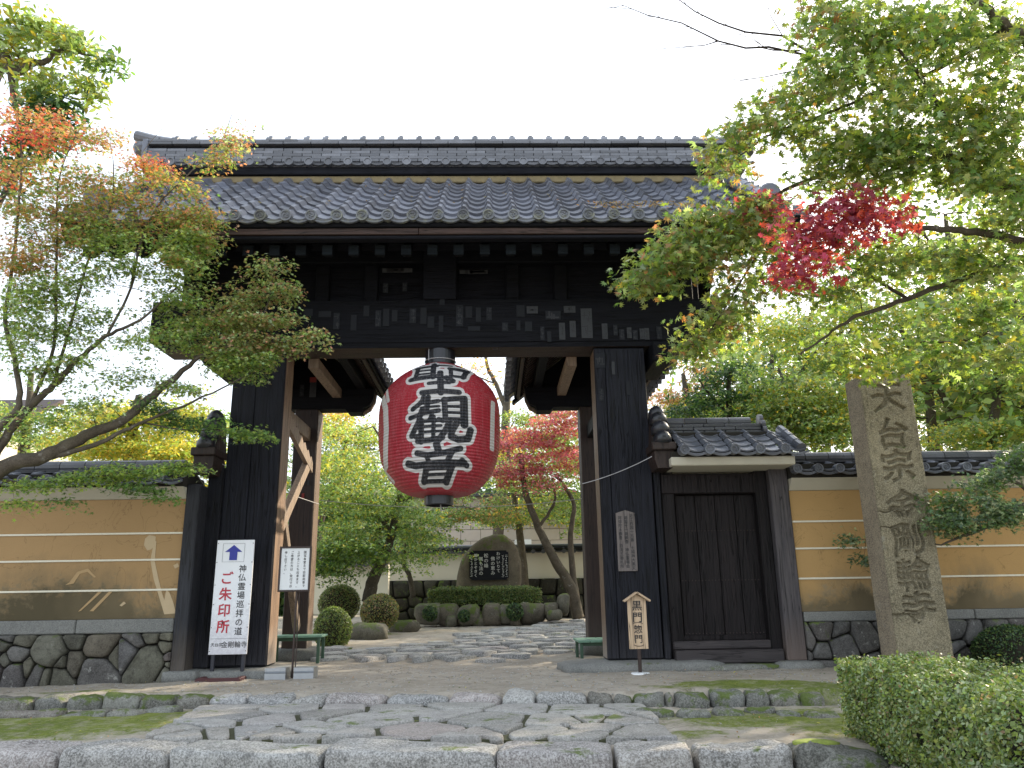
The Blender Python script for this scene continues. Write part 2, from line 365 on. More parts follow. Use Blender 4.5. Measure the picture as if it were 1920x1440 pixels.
def npmesh(name, V, Fc, mat, tint=None, smooth=False):
    """V (n,3), Fc (m,k) arrays -> mesh, optional per-vertex colour"""
    me = bpy.data.meshes.new(name); V = np.ascontiguousarray(V, dtype=np.float32); m, k = Fc.shape
    me.vertices.add(len(V)); me.vertices.foreach_set('co', V.ravel())
    me.loops.add(m*k); me.loops.foreach_set('vertex_index', Fc.ravel().astype(np.int32))
    me.polygons.add(m); me.polygons.foreach_set('loop_start', np.arange(0, m*k, k, dtype=np.int32))
    try: me.polygons.foreach_set('loop_total', np.full(m, k, dtype=np.int32))
    except Exception: pass
    if smooth: me.polygons.foreach_set('use_smooth', np.ones(m, dtype=bool))
    me.update(calc_edges=True)
    if tint is not None:
        a = me.color_attributes.new('tint', 'FLOAT_COLOR', 'POINT')
        a.data.foreach_set('color', np.c_[tint, np.ones(len(V))].astype(np.float32).ravel())
    me.materials.append(mat); return me
# text -> mesh in the XZ plane (x right, z up), facing -Y, centred on its own origin
def text_mesh(s, size, bold=0., line=1.15, res=2, italic=0.):
    cu = bpy.data.curves.new('t', 'FONT'); cu.body = s; cu.size = size; cu.align_x = 'CENTER'; cu.align_y = 'CENTER'
    cu.space_line = line; cu.offset = bold; cu.resolution_u = res; cu.fill_mode = 'FRONT'; cu.shear = italic
    o = bpy.data.objects.new('t', cu); COL.objects.link(o)
    dg = bpy.context.evaluated_depsgraph_get(); dg.update()
    me = bpy.data.meshes.new_from_object(o.evaluated_get(dg), depsgraph=dg)
    bpy.data.objects.remove(o); bpy.data.curves.remove(cu)
    n = len(me.vertices); V = np.empty(n*3, dtype=np.float32); me.vertices.foreach_get('co', V); V = V.reshape(-1, 3)
    P = [tuple(p.vertices) for p in me.polygons]; bpy.data.meshes.remove(me)
    return V[:, :2].copy() if n else np.zeros((0, 2)), P
def lettering(s, size, c, mat, parent, bold=0., vertical=True, line=1.12, d=.0015, shear=0., name='lettering', sx=1., label=None):
    V, P = text_mesh('\n'.join(s) if vertical else s, size, bold, line)
    if not len(V): return None
    V = V-(V.min(0)+V.max(0))/2; n = len(V)
    b = MB(); vs = [(c[0]+x*sx+shear*y, c[1], c[2]+y) for x, y in V]; vb = [(x, y+d, z) for x, y, z in vs]
    b.add(vs+vb, [p for p in P])
    o = b.build(name, mat, parent)
    if label: o['label'] = label
    return o
# ---------------------------------------------------------------- voronoi stones
def cells(seeds, poly, gap=.01, wts=None):
    """power-diagram cells of the seeds clipped to a convex polygon, shrunk by gap"""
    out = []
    Sd = np.array(seeds, dtype=float); w = np.zeros(len(Sd)) if wts is None else np.array(wts)
    for i, s in enumerate(Sd):
        P = [np.array(p, dtype=float) for p in poly]
        dd = ((Sd-s)**2).sum(1); order = np.argsort(dd)[1:26]
        for j in order:
            q = Sd[j]; nrm = q-s; L = np.linalg.norm(nrm)
            if L < 1e-9: continue
            nrm = nrm/L; off = (L*L+w[i]-w[j])/(2*L)-gap
            Q = []
            for k in range(len(P)):
                a, b = P[k], P[(k+1) % len(P)]; da = (a-s)@nrm-off; db = (b-s)@nrm-off
                if da <= 0: Q.append(a)
                if da*db < 0: Q.append(a+(b-a)*da/(da-db))
            P = Q
            if len(P) < 3: break
        out.append(P if len(P) >= 3 else None)
    return out
def round_poly(P, amt=.18, sub=2, rough=0., sd=0):
    for _ in range(sub):
        Q = []
        for k in range(len(P)):
            a, b = P[k], P[(k+1) % len(P)]
            Q += [a+(b-a)*amt, b-(b-a)*amt]
        P = Q
    c = sum(P)/len(P); o = []
    for p in P:
        f = 1+rough*noise.noise(Vector((p[0]*4, p[1]*4, sd))); o.append(c+(p-c)*f)
    return o
def pebble(P, h, lift=.0, rings=((1., 0.), (.985, .45), (.93, .8), (.78, .97), (.4, 1.03)), bulge=.15, sd=0, back=0.):
    """dome over polygon P; returns (verts (u,v,h), faces)"""
    c = sum(P)/len(P); n = len(P); vs = []; fs = []
    for r, hh in rings:
        for p in P:
            q = c+(p-c)*r
            z = h*hh+lift+ (h*bulge*noise.noise(Vector((q[0]*5, q[1]*5, sd))) if r < .99 else 0)
            vs.append((q[0], q[1], z if r < 1 else -back))
    for k in range(len(rings)-1):
        for j in range(n):
            fs.append((k*n+j, k*n+(j+1) % n, (k+1)*n+(j+1) % n, (k+1)*n+j))
    vs.append((c[0], c[1], h*1.02+lift)); t = len(vs)-1; k = (len(rings)-1)*n
    for j in range(n): fs.append((k+j, k+(j+1) % n, t))
    return vs, fs
def rock(name, c, h, mat, parent=None, rough=.22, sq=3., seg=(9, 6), sd=None, nscale=1.3, **t):
    """rounded irregular block: superellipsoid with noise, half sizes h"""
    sd = random.random()*50 if sd is None else sd; b = MB(); nu, nv = seg; vs = []; fs = []
    def se(a): return math.copysign(abs(a)**(2/sq), a)
    for i in range(nv+1):
        ph = -PI/2+PI*i/nv
        for j in range(2*nu):
            th = PI*j/nu
            p = Vector((se(math.cos(ph))*se(math.cos(th)), se(math.cos(ph))*se(math.sin(th)), se(math.sin(ph))))
            q = Vector((p.x*h[0], p.y*h[1], p.z*h[2]))
            k = noise.noise(q*nscale/max(.15, min(h))*.5+Vector((sd, sd*2, 0)))*rough+noise.noise(q*nscale*4/max(.15, min(h))*.5+Vector((sd, 3, 0)))*rough*.35
            vs.append(Vector(c)+q*(1+k))
    m = 2*nu
    for i in range(nv):
        for j in range(m): fs.append((i*m+j, i*m+(j+1) % m, (i+1)*m+(j+1) % m, (i+1)*m+j))
    b.add(vs, fs); return b.build(name, mat, parent, smooth=True, **t)
def slab(name, c, h, mat, parent=None, r=.03, rough=.012, div=(14, 6, 5), yaw=0., sd=None, taper=0., **t):
    """hewn block: box with worn rounded edges and an uneven split surface"""
    sd = random.random()*90 if sd is None else sd; bm = bmesh.new(); bmesh.ops.create_cube(bm, size=2)
    V = {}; vs = []; fs = []
    def vid(p):
        k = tuple(round(q, 4) for q in p)
        if k not in V: V[k] = len(vs); vs.append(p)
        return V[k]
    for ax in range(3):
        a, b_ = [i for i in range(3) if i != ax]; na, nb = div[a], div[b_]
        for sg in (-1, 1):
            for i in range(na):
                for j in range(nb):
                    q = []
                    for di, dj in ((0, 0), (1, 0), (1, 1), (0, 1)):
                        p = [0, 0, 0]; p[ax] = sg; p[a] = -1+2*(i+di)/na; p[b_] = -1+2*(j+dj)/nb; q.append(vid(tuple(p)))
                    fs.append(tuple(q if sg > 0 else q[::-1]))
    bm.free(); out = []; cy, sy = math.cos(yaw), math.sin(yaw); r = min(r, min(h)*.9)
    skx = random.uniform(-.06, .06)*h[1]; skz = random.uniform(-.08, .08)*h[2]
    for p in vs:
        P_ = Vector((p[0]*h[0], p[1]*h[1], p[2]*h[2])); Q = Vector([max(-(h[i]-r), min(h[i]-r, P_[i])) for i in range(3)]); d = P_-Q
        if d.length > 1e-6: P_ = Q+d.normalized()*r
        P_.x += skx*p[1]+taper*h[0]*p[1]; P_.z += skz*p[0]
        w = P_+Vector((sd, sd*.7, 0)); nn = noise.noise_vector(w*3.2)*rough*1.6+noise.noise_vector(w*11)*rough*.8+noise.noise_vector(w*28)*rough*.35
        P_ = P_+nn; out.append((c[0]+P_.x*cy-P_.y*sy, c[1]+P_.x*sy+P_.y*cy, c[2]+P_.z))
    b = MB(); b.add(out, fs); return b.build(name, mat, parent, smooth=True, **t)
# ---------------------------------------------------------------- ground
KS = -.112                                             # the steps run slightly askew to the gate
def kerbY(x): return -3.83+KS*(x+.0)                    # back edge of the front kerb
def rowY(x): return -1.72+KS*(x+.9)                     # back edge of the second row of step stones
GU = -.105                                             # forecourt level
def gz(x, y):
    k0 = kerbY(x)-.12; r0 = rowY(x)-.1
    t0 = np.clip((y-k0)/.06, 0, 1); t1 = np.clip((y-r0)/.06, 0, 1)
    z = -.55+t0*(.335)+t1*(.11)
    z = z+np.clip((y-1)/9., 0, 1)*.2
    bank = np.clip((x-2.72+.0*y-.125*(-4-y)*-1*0)/.3, 0, 1)*np.clip((-3.6-y)/.3, 0, 1); z = np.maximum(z, z*(1-bank)+bank*-.27)
    z = z-np.clip((-x-2.6)/3, 0, 1)*np.clip((y+3)/2, 0, 1)*.05
    return z
def _noise2(X, Y, s, sd):
    # cheap smooth value noise
    r = np.random.default_rng(sd); T = r.random((64, 64)); x = X*s; y = Y*s
    xi = np.floor(x).astype(int); yi = np.floor(y).astype(int); fx = x-xi; fy = y-yi; fx = fx*fx*(3-2*fx); fy = fy*fy*(3-2*fy)
    g = lambda a, b: T[a % 64, b % 64]
    return (g(xi, yi)*(1-fx)+g(xi+1, yi)*fx)*(1-fy)+(g(xi, yi+1)*(1-fx)+g(xi+1, yi+1)*fx)*fy
xs = np.r_[-150, -80, -40, -20, -12, np.arange(-8, 8.01, .055), 12, 20, 40, 80, 150]
ys = np.r_[-60, -30, -14, -9, np.arange(-6, 2.6, .055), np.arange(2.7, 16, .22), 18, 22, 30, 50, 100, 200]
GX, GY = np.meshgrid(xs, ys)
GZ = gz(GX, GY)+(_noise2(GX, GY, 5, 1)-.5)*.02+(_noise2(GX, GY, 14, 2)-.5)*.010
def blob(x, y, cx, cy, rx, ry): return np.clip(1.25-np.sqrt(((x-cx)/rx)**2+((y-cy)/ry)**2), 0, 1)
ML = np.zeros_like(GX)
for (px, py, rx, ry, Z, a) in [(100, 1358, 1.6, 1.05, -.2, 1.), (250, 1352, .9, .9, -.2, .95),
        (1430, 1345, 1.2, .75, -.2, .85), (1560, 1352, .7, 1., -.2, .95), (1320, 1375, .45, .3, -.2, .6), (1400, 1284, 1., .52, -.1, 1.0), (1520, 1286, .6, .6, -.1, 1.), (1270, 1288, .6, .2, -.1, .7), (830, 1355, 1.75, .75, -.2, .88),
        (150, 1295, 1.2, .18, -.1, .62), (350, 1297, .9, .12, -.1, .55), (800, 1165, 2., .7, .08, .8), (1060, 1150, 1.2, .9, .1, 1.), (690, 1190, 1., .9, .03, .7), (600, 1215, .6, .5, -.02, .6), (1060, 1218, .5, .5, -.05, .5)]:
    c = U(px, py, Z=Z); ML = np.maximum(ML, a*blob(GX, GY, c[0], c[1], rx, ry))
GZ += ML*.018
n1, n2 = len(ys), len(xs); idx = np.arange(n1*n2).reshape(n1, n2)
Fq = np.stack([idx[:-1, :-1], idx[:-1, 1:], idx[1:, 1:], idx[1:, :-1]], -1).reshape(-1, 4)
gm = npmesh('ground', np.stack([GX, GY, GZ], -1).reshape(-1, 3), Fq, M_ground, smooth=True)
at = gm.attributes.new('moss', 'FLOAT', 'POINT'); at.data.foreach_set('value', ML.ravel().astype(np.float32))
ground = tag(link('ground', gm), 'sandy forecourt soil with moss patches on two low terraces leading through the gate', kind='structure')
# front kerb stones
kerb = empty('front_kerb', (0, -4, -.55), 'front kerb of long granite blocks edging the lowest visible step', kind='structure')
ex = [-140, 130, 336, 616, 936, 1152, 1300, 1482, 1600]
for i in range(8):
    x0 = U(ex[i], 1405, Z=-.2).x+.008; x1 = U(ex[i+1], 1405, Z=-.2).x-.008; xm = (x0+x1)/2; yb = kerbY(xm); hz = [.19, .185, .185, .19, .185, .18, .18, .16][i]
    slab('kerb_stone', (xm, yb-.19, -.19-hz+[.0, .01, 0, .005, 0, .0, .01, .01][i]), ((x1-x0)/2, .20, hz), M_kerbmoss if i == 7 else M_kerb, kerb, r=[.07, .06, .028, .03, .022, .03, .06, .07][i], rough=[.02, .018, .010, .010, .008, .012, .02, .022][i], div=(22, 8, 8), yaw=math.atan(KS))
rock('moss_cushion', (U(1530, 1392, Z=-.18).x, kerbY(2.9)-.10, -.185), (.17, .09, .022), M_mosscush, kerb, rough=.3, sq=2.5, seg=(10, 5), kind='stuff')
# second row
row = empty('step_stone_row', (0, -2, -.2), 'second row of rough rounded stones edging the forecourt', kind='structure')
ex = [-30, 55, 115, 185, 255, 320, 385, 458, 538, 606, 720, 840, 942, 1010, 1110, 1160, 1200, 1262, 1280, 1350, 1420, 1470, 1530, 1580]
for i in range(len(ex)-1):
    x0 = U(ex[i], 1312, Z=-.12).x+.005; x1 = U(ex[i+1], 1312, Z=-.12).x-.005; xm = (x0+x1)/2; yb = rowY(xm)
    slab('step_stone', (xm, yb-.13+random.uniform(-.03, .02), -.19+random.uniform(-.015, .012)), ((x1-x0)/2, random.uniform(.11, .15), .088), M_kerb if 5 < i < 14 else M_kerbmoss, row, r=.055, rough=.022, div=(9, 5, 5), yaw=math.atan(KS)+random.uniform(-.06, .06))
row2 = empty('low_edging_stones', (-3, -2.3, -.2), 'low line of flat stones below the step row on both sides', kind='structure')
for (a, b, py) in [(-20, 120, 1335), (122, 205, 1334), (208, 272, 1333), (275, 335, 1328), (300, 330, 1318), (1195, 1265, 1333), (1270, 1330, 1336), (1335, 1392, 1332), (1395, 1450, 1328), (1455, 1500, 1333), (1505, 1570, 1335)]:
    p = U((a+b)/2, py, Z=-.17); hw = (U(b, py, Z=-.17).x-U(a, py, Z=-.17).x)/2
    slab('edging_stone', (p.x, p.y, -.205), (hw*.98, .09, .045), M_kerbmoss, row2, r=.03, rough=.022, div=(7, 4, 3), yaw=math.atan(KS))
# flagstones
flag = empty('flagstone_path', (0, -3, -.2), 'crazy paving of grey flagstones between the kerb and the step row', kind='structure')
fpx = [(255, 1398), (1285, 1398), (1205, 1322), (385, 1322)]
bx = [U(x, y, Z=-.19) for x, y in fpx]
pol = [np.array((bx[0].x-.05, kerbY(bx[0].x)+.02)), np.array((bx[1].x, kerbY(bx[1].x)+.02)), np.array((bx[2].x, rowY(bx[2].x)-.28)), np.array((bx[3].x, rowY(bx[3].x)-.28))]
q_ = [p*.97+np.array(((bx[0].x+bx[1].x)/2, -3.))*.03 for p in pol]
b = MB(); b.add([(p[0], p[1], -.192) for p in q_]+[(p[0], p[1], -.23) for p in q_], [(0, 1, 2, 3), (4, 7, 6, 5), (0, 4, 5, 1), (1, 5, 6, 2), (2, 6, 7, 3), (3, 7, 4, 0)])
M_bed = flat('dark_mossy_joint_soil', (.055, .058, .028), 1, var=.6, sc=25); b.build('joint_bed', M_bed, flag)
pxs = [(430, 1345), (470, 1375), (540, 1332), (610, 1345), (590, 1367), (560, 1388), (690, 1352), (760, 1338), (790, 1372), (660, 1380), (650, 1328), (915, 1352), (870, 1325), (980, 1330), (860, 1388), (950, 1372), (1010, 1375), (1040, 1353), (1110, 1335), (1180, 1330), (1080, 1382), (1120, 1368), (1165, 1352), (1210, 1375), (1240, 1345), (1160, 1390), (340, 1385), (400, 1380), (385, 1360), (330, 1368), (300, 1378), (450, 1328), (505, 1352), (520, 1376), (720, 1392), (1255, 1392), (730, 1325), (1075, 1330), (840, 1345), (1100, 1350), (900, 1378), (620, 1392)]
sds = [(U(x, y, Z=-.19).x, U(x, y, Z=-.19).y) for x, y in pxs]
big = {4: .02, 6: .07, 8: .06, 11: .06, 0: .05, 16: .03, 17: .03, 20: .03, 23: .03, 2: .02, 26: .02}
for i, P in enumerate(cells(sds, pol, .018, [big.get(i, 0) for i in range(len(sds))])):
    if P is None: continue
    P = round_poly(P, .14, 2, .09, i); vs, fs = pebble(P, .032+random.uniform(-.008, .010), rings=((1., 0.), (.99, .6), (.97, .9), (.9, 1.), (.5, 1.)), bulge=.22, sd=i, back=.05)
    b = MB(); b.add([(x, y, -.2+z) for x, y, z in vs], fs); b.build('paving_stone', M_flag, flag, smooth=True)
for (px, py) in [(470, 1378), (520, 1385), (405, 1362), (1060, 1362), (930, 1388), (640, 1338), (1200, 1365)]:
    p = U(px, py, Z=-.19); rock('loose_cobble', (p.x, p.y, -.19), (.05, .04, .03), M_flag, flag, seg=(5, 4))
# inner path of flat stones behind the gate
ip = empty('garden_stone_path', (2, 5, -.05), 'stone path running from the gate opening away to the right in the garden', kind='structure')
def ipz(x, y): return float(gz(np.array(x), np.array(y)))
rr = random.Random(3)
cand = []
for k in range(900):
    px = rr.uniform(620, 1150); py = rr.uniform(1168, 1238)
    up = 1236-(px-640)*.006; t = (px-640)/470
    top = 1226-max(0, t)*54-(8 if t > .5 else 0); bot = min(1236, 1240-max(0, t-.62)*95)
    if px < 690: top = 1220
    if top < py < bot:
        p = U(px, py, Z=-.07+.11*max(0, min(1, (1236-py)/66)))
        if all((p.x-q[0])**2/.30**2+(p.y-q[1])**2/.42**2 > 1 for q in cand): cand.append((p.x, p.y))
hull = [np.array(q) for q in ((-1.9, .9), (3.6, .9), (7.5, 10.5), (2., 10.5))]
xy = np.array(cand)
for i, P in enumerate(cells(cand, [np.array(q) for q in ((-3, .5), (9, .5), (9, 12), (-3, 12))], .022)):
    if P is None: continue
    c = np.array(cand[i]); P = [c+(p-c)*min(1, .34/max(1e-6, np.linalg.norm(p-c))) for p in P]
    P = round_poly(P, .2, 1, .1, i); vs, fs = pebble(P, .05+random.uniform(-.015, .02), rings=((1., 0.), (.98, .85), (.75, 1.)), bulge=.3, sd=i, back=.05)
    b = MB(); z0 = ipz(*c); b.add([(x, y, z0+z) for x, y, z in vs], fs); b.build('path_stone', M_kerb, ip, smooth=True)
# ---------------------------------------------------------------- roof tile shapes (shared)
def pan_tile_mesh(name, P, L, mat, amp=.042, n=10, thick=.022):
    """one S-shaped tile: x across 0..P*1.08, y up-slope 0..L, roll at the left"""
    b = MB(); W = P*1.06
    def zz(u):
        if u < .30: return amp*math.sin(PI*u/.30)**.9
        return -amp*.55*math.sin(PI*(u-.30)/.70)
    us = [i/(n-1) for i in range(n)]; vs = []
    for y, dz in ((0, 0), (L, -.004)):
        for u in us: vs.append((u*W-W/2, y, zz(u)+dz))
    for u in us: vs.append((u*W-W/2, .0, zz(u)-thick))
    for u in us: vs.append((u*W-W/2, L*.4, zz(u)-thick))
    f = [(i, i+1, n+i+1, n+i) for i in range(n-1)]+[(2*n+i, 2*n+i+1, i+1, i) for i in range(n-1)]+[(3*n+i, 3*n+i+1, 2*n+i+1, 2*n+i) for i in range(n-1)]
    f += [(0, n, 3*n, 2*n), (n-1, 2*n-1, 4*n-1, 3*n-1)]
    b.add(vs, f); return b.mesh(name, mat)
def disc_mesh(name, r, mat, L=.10, swirl=True):
    """round eave end: rimmed disc facing -Y with a comma swirl, centred on origin"""
    b = MB(); b.lathe([(r*.001, -.0), (r*.70, -.0), (r*.74, -.012), (r*.97, -.014), (r, -.006), (r, L)], n=18, axis='Y')
    if swirl:
        for k in range(3):
            pts = []; rd = []
            for q in range(6):
                a = k*2*PI/3+q*.42; rr_ = r*(.22+.075*q); pts.append((rr_*math.cos(a), -.006, rr_*math.sin(a))); rd.append(r*(.13-.02*q))
            b.tube(pts, rd, 5)
    return b.mesh(name, mat)
def pendant_mesh(name, P, mat, r=.055, drop=.045):
    """curved drip edge between two discs, facing -Y"""
    b = MB(); n = 9; vs = []
    for y in (0., .03):
        for i in range(n):
            u = i/(n-1); x = -P/2+P*u; s_ = math.sin(PI*u); vs.append((x, y, -.012-.03*s_)); 
        for i in range(n):
            u = i/(n-1); x = -P/2+P*u; s_ = math.sin(PI*u); vs.append((x, y, -.030-drop*1.25*s_-.006))
    f = []
    for i in range(n-1):
        f += [(i, i+1, n+i+1, n+i), (2*n+i, 3*n+i, 3*n+i+1, 2*n+i+1), (i, 2*n+i, 2*n+i+1, i+1), (n+i, n+i+1, 3*n+i+1, 3*n+i)]
    b.add(vs, f)
    b.tube([(-P/2+P*i/8, -.004, -.016-.032*math.sin(PI*i/8)) for i in range(9)], .005, 4)
    b.tube([(-P/2+P*i/8, -.004, -.030-drop*1.2*math.sin(PI*i/8)) for i in range(9)], .004, 4)
    return b.mesh(name, mat)
def lay_tiles(parent, x0, x1, ncol, e, t, rows, P, me, me_d=None, me_p=None, rdisc=.06, jit=.006, skip=None, disc_name='round_eave_tile', pend_name='eave_drip_tile', amp=.04):
    """tiles on a slope facing -Y: e=(Y,z) at the eave, t=(Y,z) at the top"""
    dy, dz = t[0]-e[0], t[1]-e[1]; L = math.hypot(dy, dz); pit = math.atan2(dz, dy); ex = L/rows
    for c in range(ncol):
        x = x0+(x1-x0)*(c+.5)/ncol
        for r in range(rows):
            if skip and skip(c, r): continue
            s_ = ex*r-.01; y = e[0]+dy/L*s_+random.uniform(-1, 1)*jit*.5; z = e[1]+dz/L*s_+.036
            o = link('roof_tile', me, parent, (x+random.uniform(-1, 1)*jit*.5, y, z+random.uniform(-1, 1)*jit*.5))
            o.rotation_euler = (pit-.085, random.uniform(-1, 1)*jit*2, random.uniform(-1, 1)*jit*2)
        xr = x-P*1.06/2+.15*P*1.06
        if me_d: link(disc_name, me_d, parent, (xr, e[0]-.03, e[1]+.018+amp*.3)).rotation_euler = (random.uniform(-.06, .06), random.uniform(0, 6), 0)
        if me_p: link(pend_name, me_p, parent, (xr+P/2, e[0]-.022, e[1]+.022))
def courses(parent, x0, x1, yf, z0, nc, h, L, mat, th=.20, step=.0, name='ridge_course_tile', lean=0., mesh_cache={}):
    """stacked flat ridge tiles: front faces at yf, nc courses of height h"""
    key = (round(L, 3), round(h, 3), mat.name)
    if key not in mesh_cache:
        b = MB(); b.box(-L/2+.004, L/2-.004, 0, th, .006, h, ch=.005); mesh_cache[key] = b.mesh('ridge_course_tile', mat)
    me = mesh_cache[key]
    for k in range(nc):
        x = x0-(L/2 if k % 2 else 0)+L/2
        while x < x1+L*.3:
            if x-L*.2 > x0-L*.3:
                link(name, me, parent, (min(max(x, x0+L/2), x1-L/2) if (x > x1-L/2 or x < x0+L/2) else x, yf+step*k+random.uniform(-.004, .004), z0+h*k+random.uniform(-.002, .002))).rotation_euler = (0, random.uniform(-.006, .006), random.uniform(-.008, .008))
            x += L
# ================================================================= THE GATE
G = empty('temple_gate', (0, .3, 0), 'large black wooden temple gate with a grey tiled gabled roof over two thick pillars', 'gate')
for s in (-1, 1):
    xi, xo = 2.0*s, 2.67*s; b = MB(); x0, x1 = min(xi, xo), max(xi, xo)
    # front in two planks with a seam, inner side bare brown
    b.box(x0, x1, 0, .40, .0, 3.885, 0, .018)
    o = b.build('main_pillar', [M_pillar, M_brownV], G)
    for p in o.data.polygons:
        if s < 0 and p.normal.x > .9: p.material_index = 1
        if s > 0 and p.normal.x*s < -.9: p.material_index = 1
    xs_ = -2.36 if s < 0 else 2.14
    b = MB(); b.box(x0+.012, xs_-.006, -.016, .0-.001, .02, 3.86, 0, .004); b.box(xs_+.006, x1-.012, -.016, -.001, .02, 3.86, 0, .004)
    b.build('pillar_facing_board', [M_pillar], o)
    if s > 0: box('corner_board', M_pillar, G, 2.68, 2.76, -.03, .3, .0, 2.3)
# stone plinths
rock('pillar_plinth', (-2.3, .1, -.09), (.75, .40, .085), M_cap, G, rough=.1, sq=5, seg=(14, 7))
rock('pillar_plinth', (2.42, .12, -.09), (.98, .42, .09), M_cap, G, rough=.12, sq=4.5, seg=(16, 7))
# left wing post beside the wall, right jamb is part of the side gate
box('wing_post', M_wing, G, -2.99, -2.83, -.34, .05, -.02, 2.1); box('wing_panel', M_pillar, G, -2.84, -2.66, -.08, .2, 0, 2.35)
rock('post_footing', (-2.86, -.22, -.07), (.2, .2, .07), M_cap, G, rough=.06, sq=7)
# lintel
b = MB(); b.prism([(-3.62, 3.89), (3.55, 3.89), (3.75, 4.02), (3.75, 4.55), (-3.78, 4.55), (-3.78, 4.0)], -.03, .42); lint = b.build('lintel_beam', [M_beam, M_brownH], G)
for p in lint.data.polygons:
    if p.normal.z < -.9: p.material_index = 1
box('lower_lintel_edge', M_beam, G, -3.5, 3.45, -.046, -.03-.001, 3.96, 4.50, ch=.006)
for s in (-1, 1): box('corbel_arm', M_beamY, G, 2.85*s-.12, 2.85*s+.12, -.25, .7, 3.62, 3.885)
# wall above lintel with struts
box('panel_above_lintel', M_beam, G, -3.5, 3.5, .16, .22, 4.552, 6.2)
box('upper_rail', M_beam, G, -3.7, 3.65, -.02, .16, 5.10, 5.36)
box('centre_strut', M_beam, G, -.24, .20, -.08, .158, 4.553, 5.42)
for x in (-3.3, -2.45, -1.6, -.95, .95, 1.6, 2.45, 3.3): box('strut', M_beam, G, x-.09, x+.09, .05, .158, 4.553, 5.098)
for x in (-3.45, -1.75, .0, 1.7, 3.4): box('purlin_arm', M_beamY, G, x-.09, x+.09, -.60, 2.9, 5.362 if x else 5.43, 5.46 if x else 5.48)
# purlins
box('front_purlin', M_beam, G, -4.3, 4.3, -.72, -.52, 5.03, 5.23); box('rear_purlin', M_beam, G, -4.3, 4.3, 2.9, 3.1, 5.15, 5.35)
box('ridge_beam', M_beam, G, -4.3, 4.3, 1.1, 1.3, 6.55, 6.8)
EY, EZ, TY, TZ = -1.26, 5.11, .87, 6.83
sl_ = (TZ-EZ)/(TY-EY)
def rz(y): return EZ+(y-EY)*sl_
RZ0 = U(820, 477, Y=-1.0).z
for i in range(27):
    x = -4.18+i*.318
    b = MB(); b.bar((x, -.93, RZ0+.055), (x, 1.18, rz(1.18)-.24), .10, .11, mi=0)
    b.box(x-.062, x+.062, -1.0, -.97, RZ0, RZ0+.135, 1, .006)
    b.build('rafter', [M_beamY, M_endgrain], G)
    b = MB(); b.bar((x, 3.35, rz(-.96)-.20), (x, 1.22, rz(1.18)-.24), .085, .11); b.build('rafter', M_beamY, G)
# roof boarding
b = MB(); b.bar((0, -1.16, rz(-1.16)-.10), (0, 1.2, rz(1.2)-.10), 8.6, .05); b.build('front_roof_boarding', M_beamY, G)
b = MB(); b.bar((0, 3.6, rz(-1.16)-.08), (0, 1.2, rz(1.2)-.10), 8.6, .05); b.build('rear_roof_boarding', M_beamY, G)
b = MB(); b.bar((0, 3.66, rz(-1.2)+.02), (0, 1.2, rz(1.2)), 8.7, .08); b.build('rear_tile_slope', M_tile, G)
# eave boards
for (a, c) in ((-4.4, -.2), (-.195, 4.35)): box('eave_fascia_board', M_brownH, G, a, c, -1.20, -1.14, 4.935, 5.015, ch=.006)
box('under_eave_board', M_beam, G, -4.4, 4.35, -1.18, -1.06, 4.885, 4.932); box('tile_batten', M_beam, G, -4.4, 4.35, -1.235, -1.12, 5.018, 5.10)
# barge boards at the gable ends
for s in (-1, 1):
    b = MB()
    for (ya, za, yb, zb) in ((-1.22, EZ-.12, 1.2, rz(1.2)-.14), (3.65, EZ-.12, 1.2, rz(1.2)-.14)): b.bar((4.36*s, ya, za), (4.36*s, yb, zb), .07, .30)
    b.build('barge_board', M_beamY, G)
# tiles
P1 = .3
me_t = pan_tile_mesh('roof_tile', P1, .36, M_tile, amp=.066, thick=.045); me_te = pan_tile_mesh('roof_tile', P1, .36, M_tile_e)
me_d = disc_mesh('round_eave_tile', .073, M_tile_e); me_p = pendant_mesh('eave_drip_tile', P1, M_tile_e)
lay_tiles(G, -4.2, 4.2, 28, (EY, EZ), (TY, TZ), 9, P1, me_t, me_d, me_p, rdisc=.07, jit=.010)
# verge rolls (descending ridges) and end ornaments
for s in (-1, 1):
    for k in range(8):
        y0 = TY-.04-k*.265; b = MB(); a = Vector((4.18*s, y0, rz(y0)+.13)); c = Vector((4.18*s, y0-.275, rz(y0-.275)+.13))
        b.tube([a, a+(c-a)*.08, a+(c-a)*.09, c], [.098, .098, .086, .092], 14); b.build('verge_roll_tile', M_tile, G, smooth=False)
    for k in range(10):
        y0 = TY-.02-k*.235; b = MB(); b.tube([(4.28*s, y0, rz(y0)+.05), (4.47*s, y0, rz(y0)+.03)], [.055, .06], 10); b.tube([(4.465*s, y0, rz(y0)+.03), (4.49*s, y0, rz(y0)+.03)], [.07, .07], 12)
        b.build('verge_end_tile', M_tile, G)
    b = MB(); yo = EY+.25
    b.lathe([(.001, -.03), (.12, -.03), (.15, 0), (.15, .1), (.12, .12)], (4.18*s, yo, rz(yo)+.26), 14, 'Y')
    b.box(4.18*s-.17, 4.18*s+.17, yo, yo+.12, rz(yo)+.02, rz(yo)+.2); b.build('ridge_end_ornament', M_tile, G)
box('mortar_band', M_yplast, G, -4.3, 4.3, .84, .95, 6.80, 6.915)
box('ridge_shadow_board', M_beam, G, -4.4, 4.4, .80, 1.3, 6.918, 7.045)  # black strip standing in for the shadow below the ridge discs
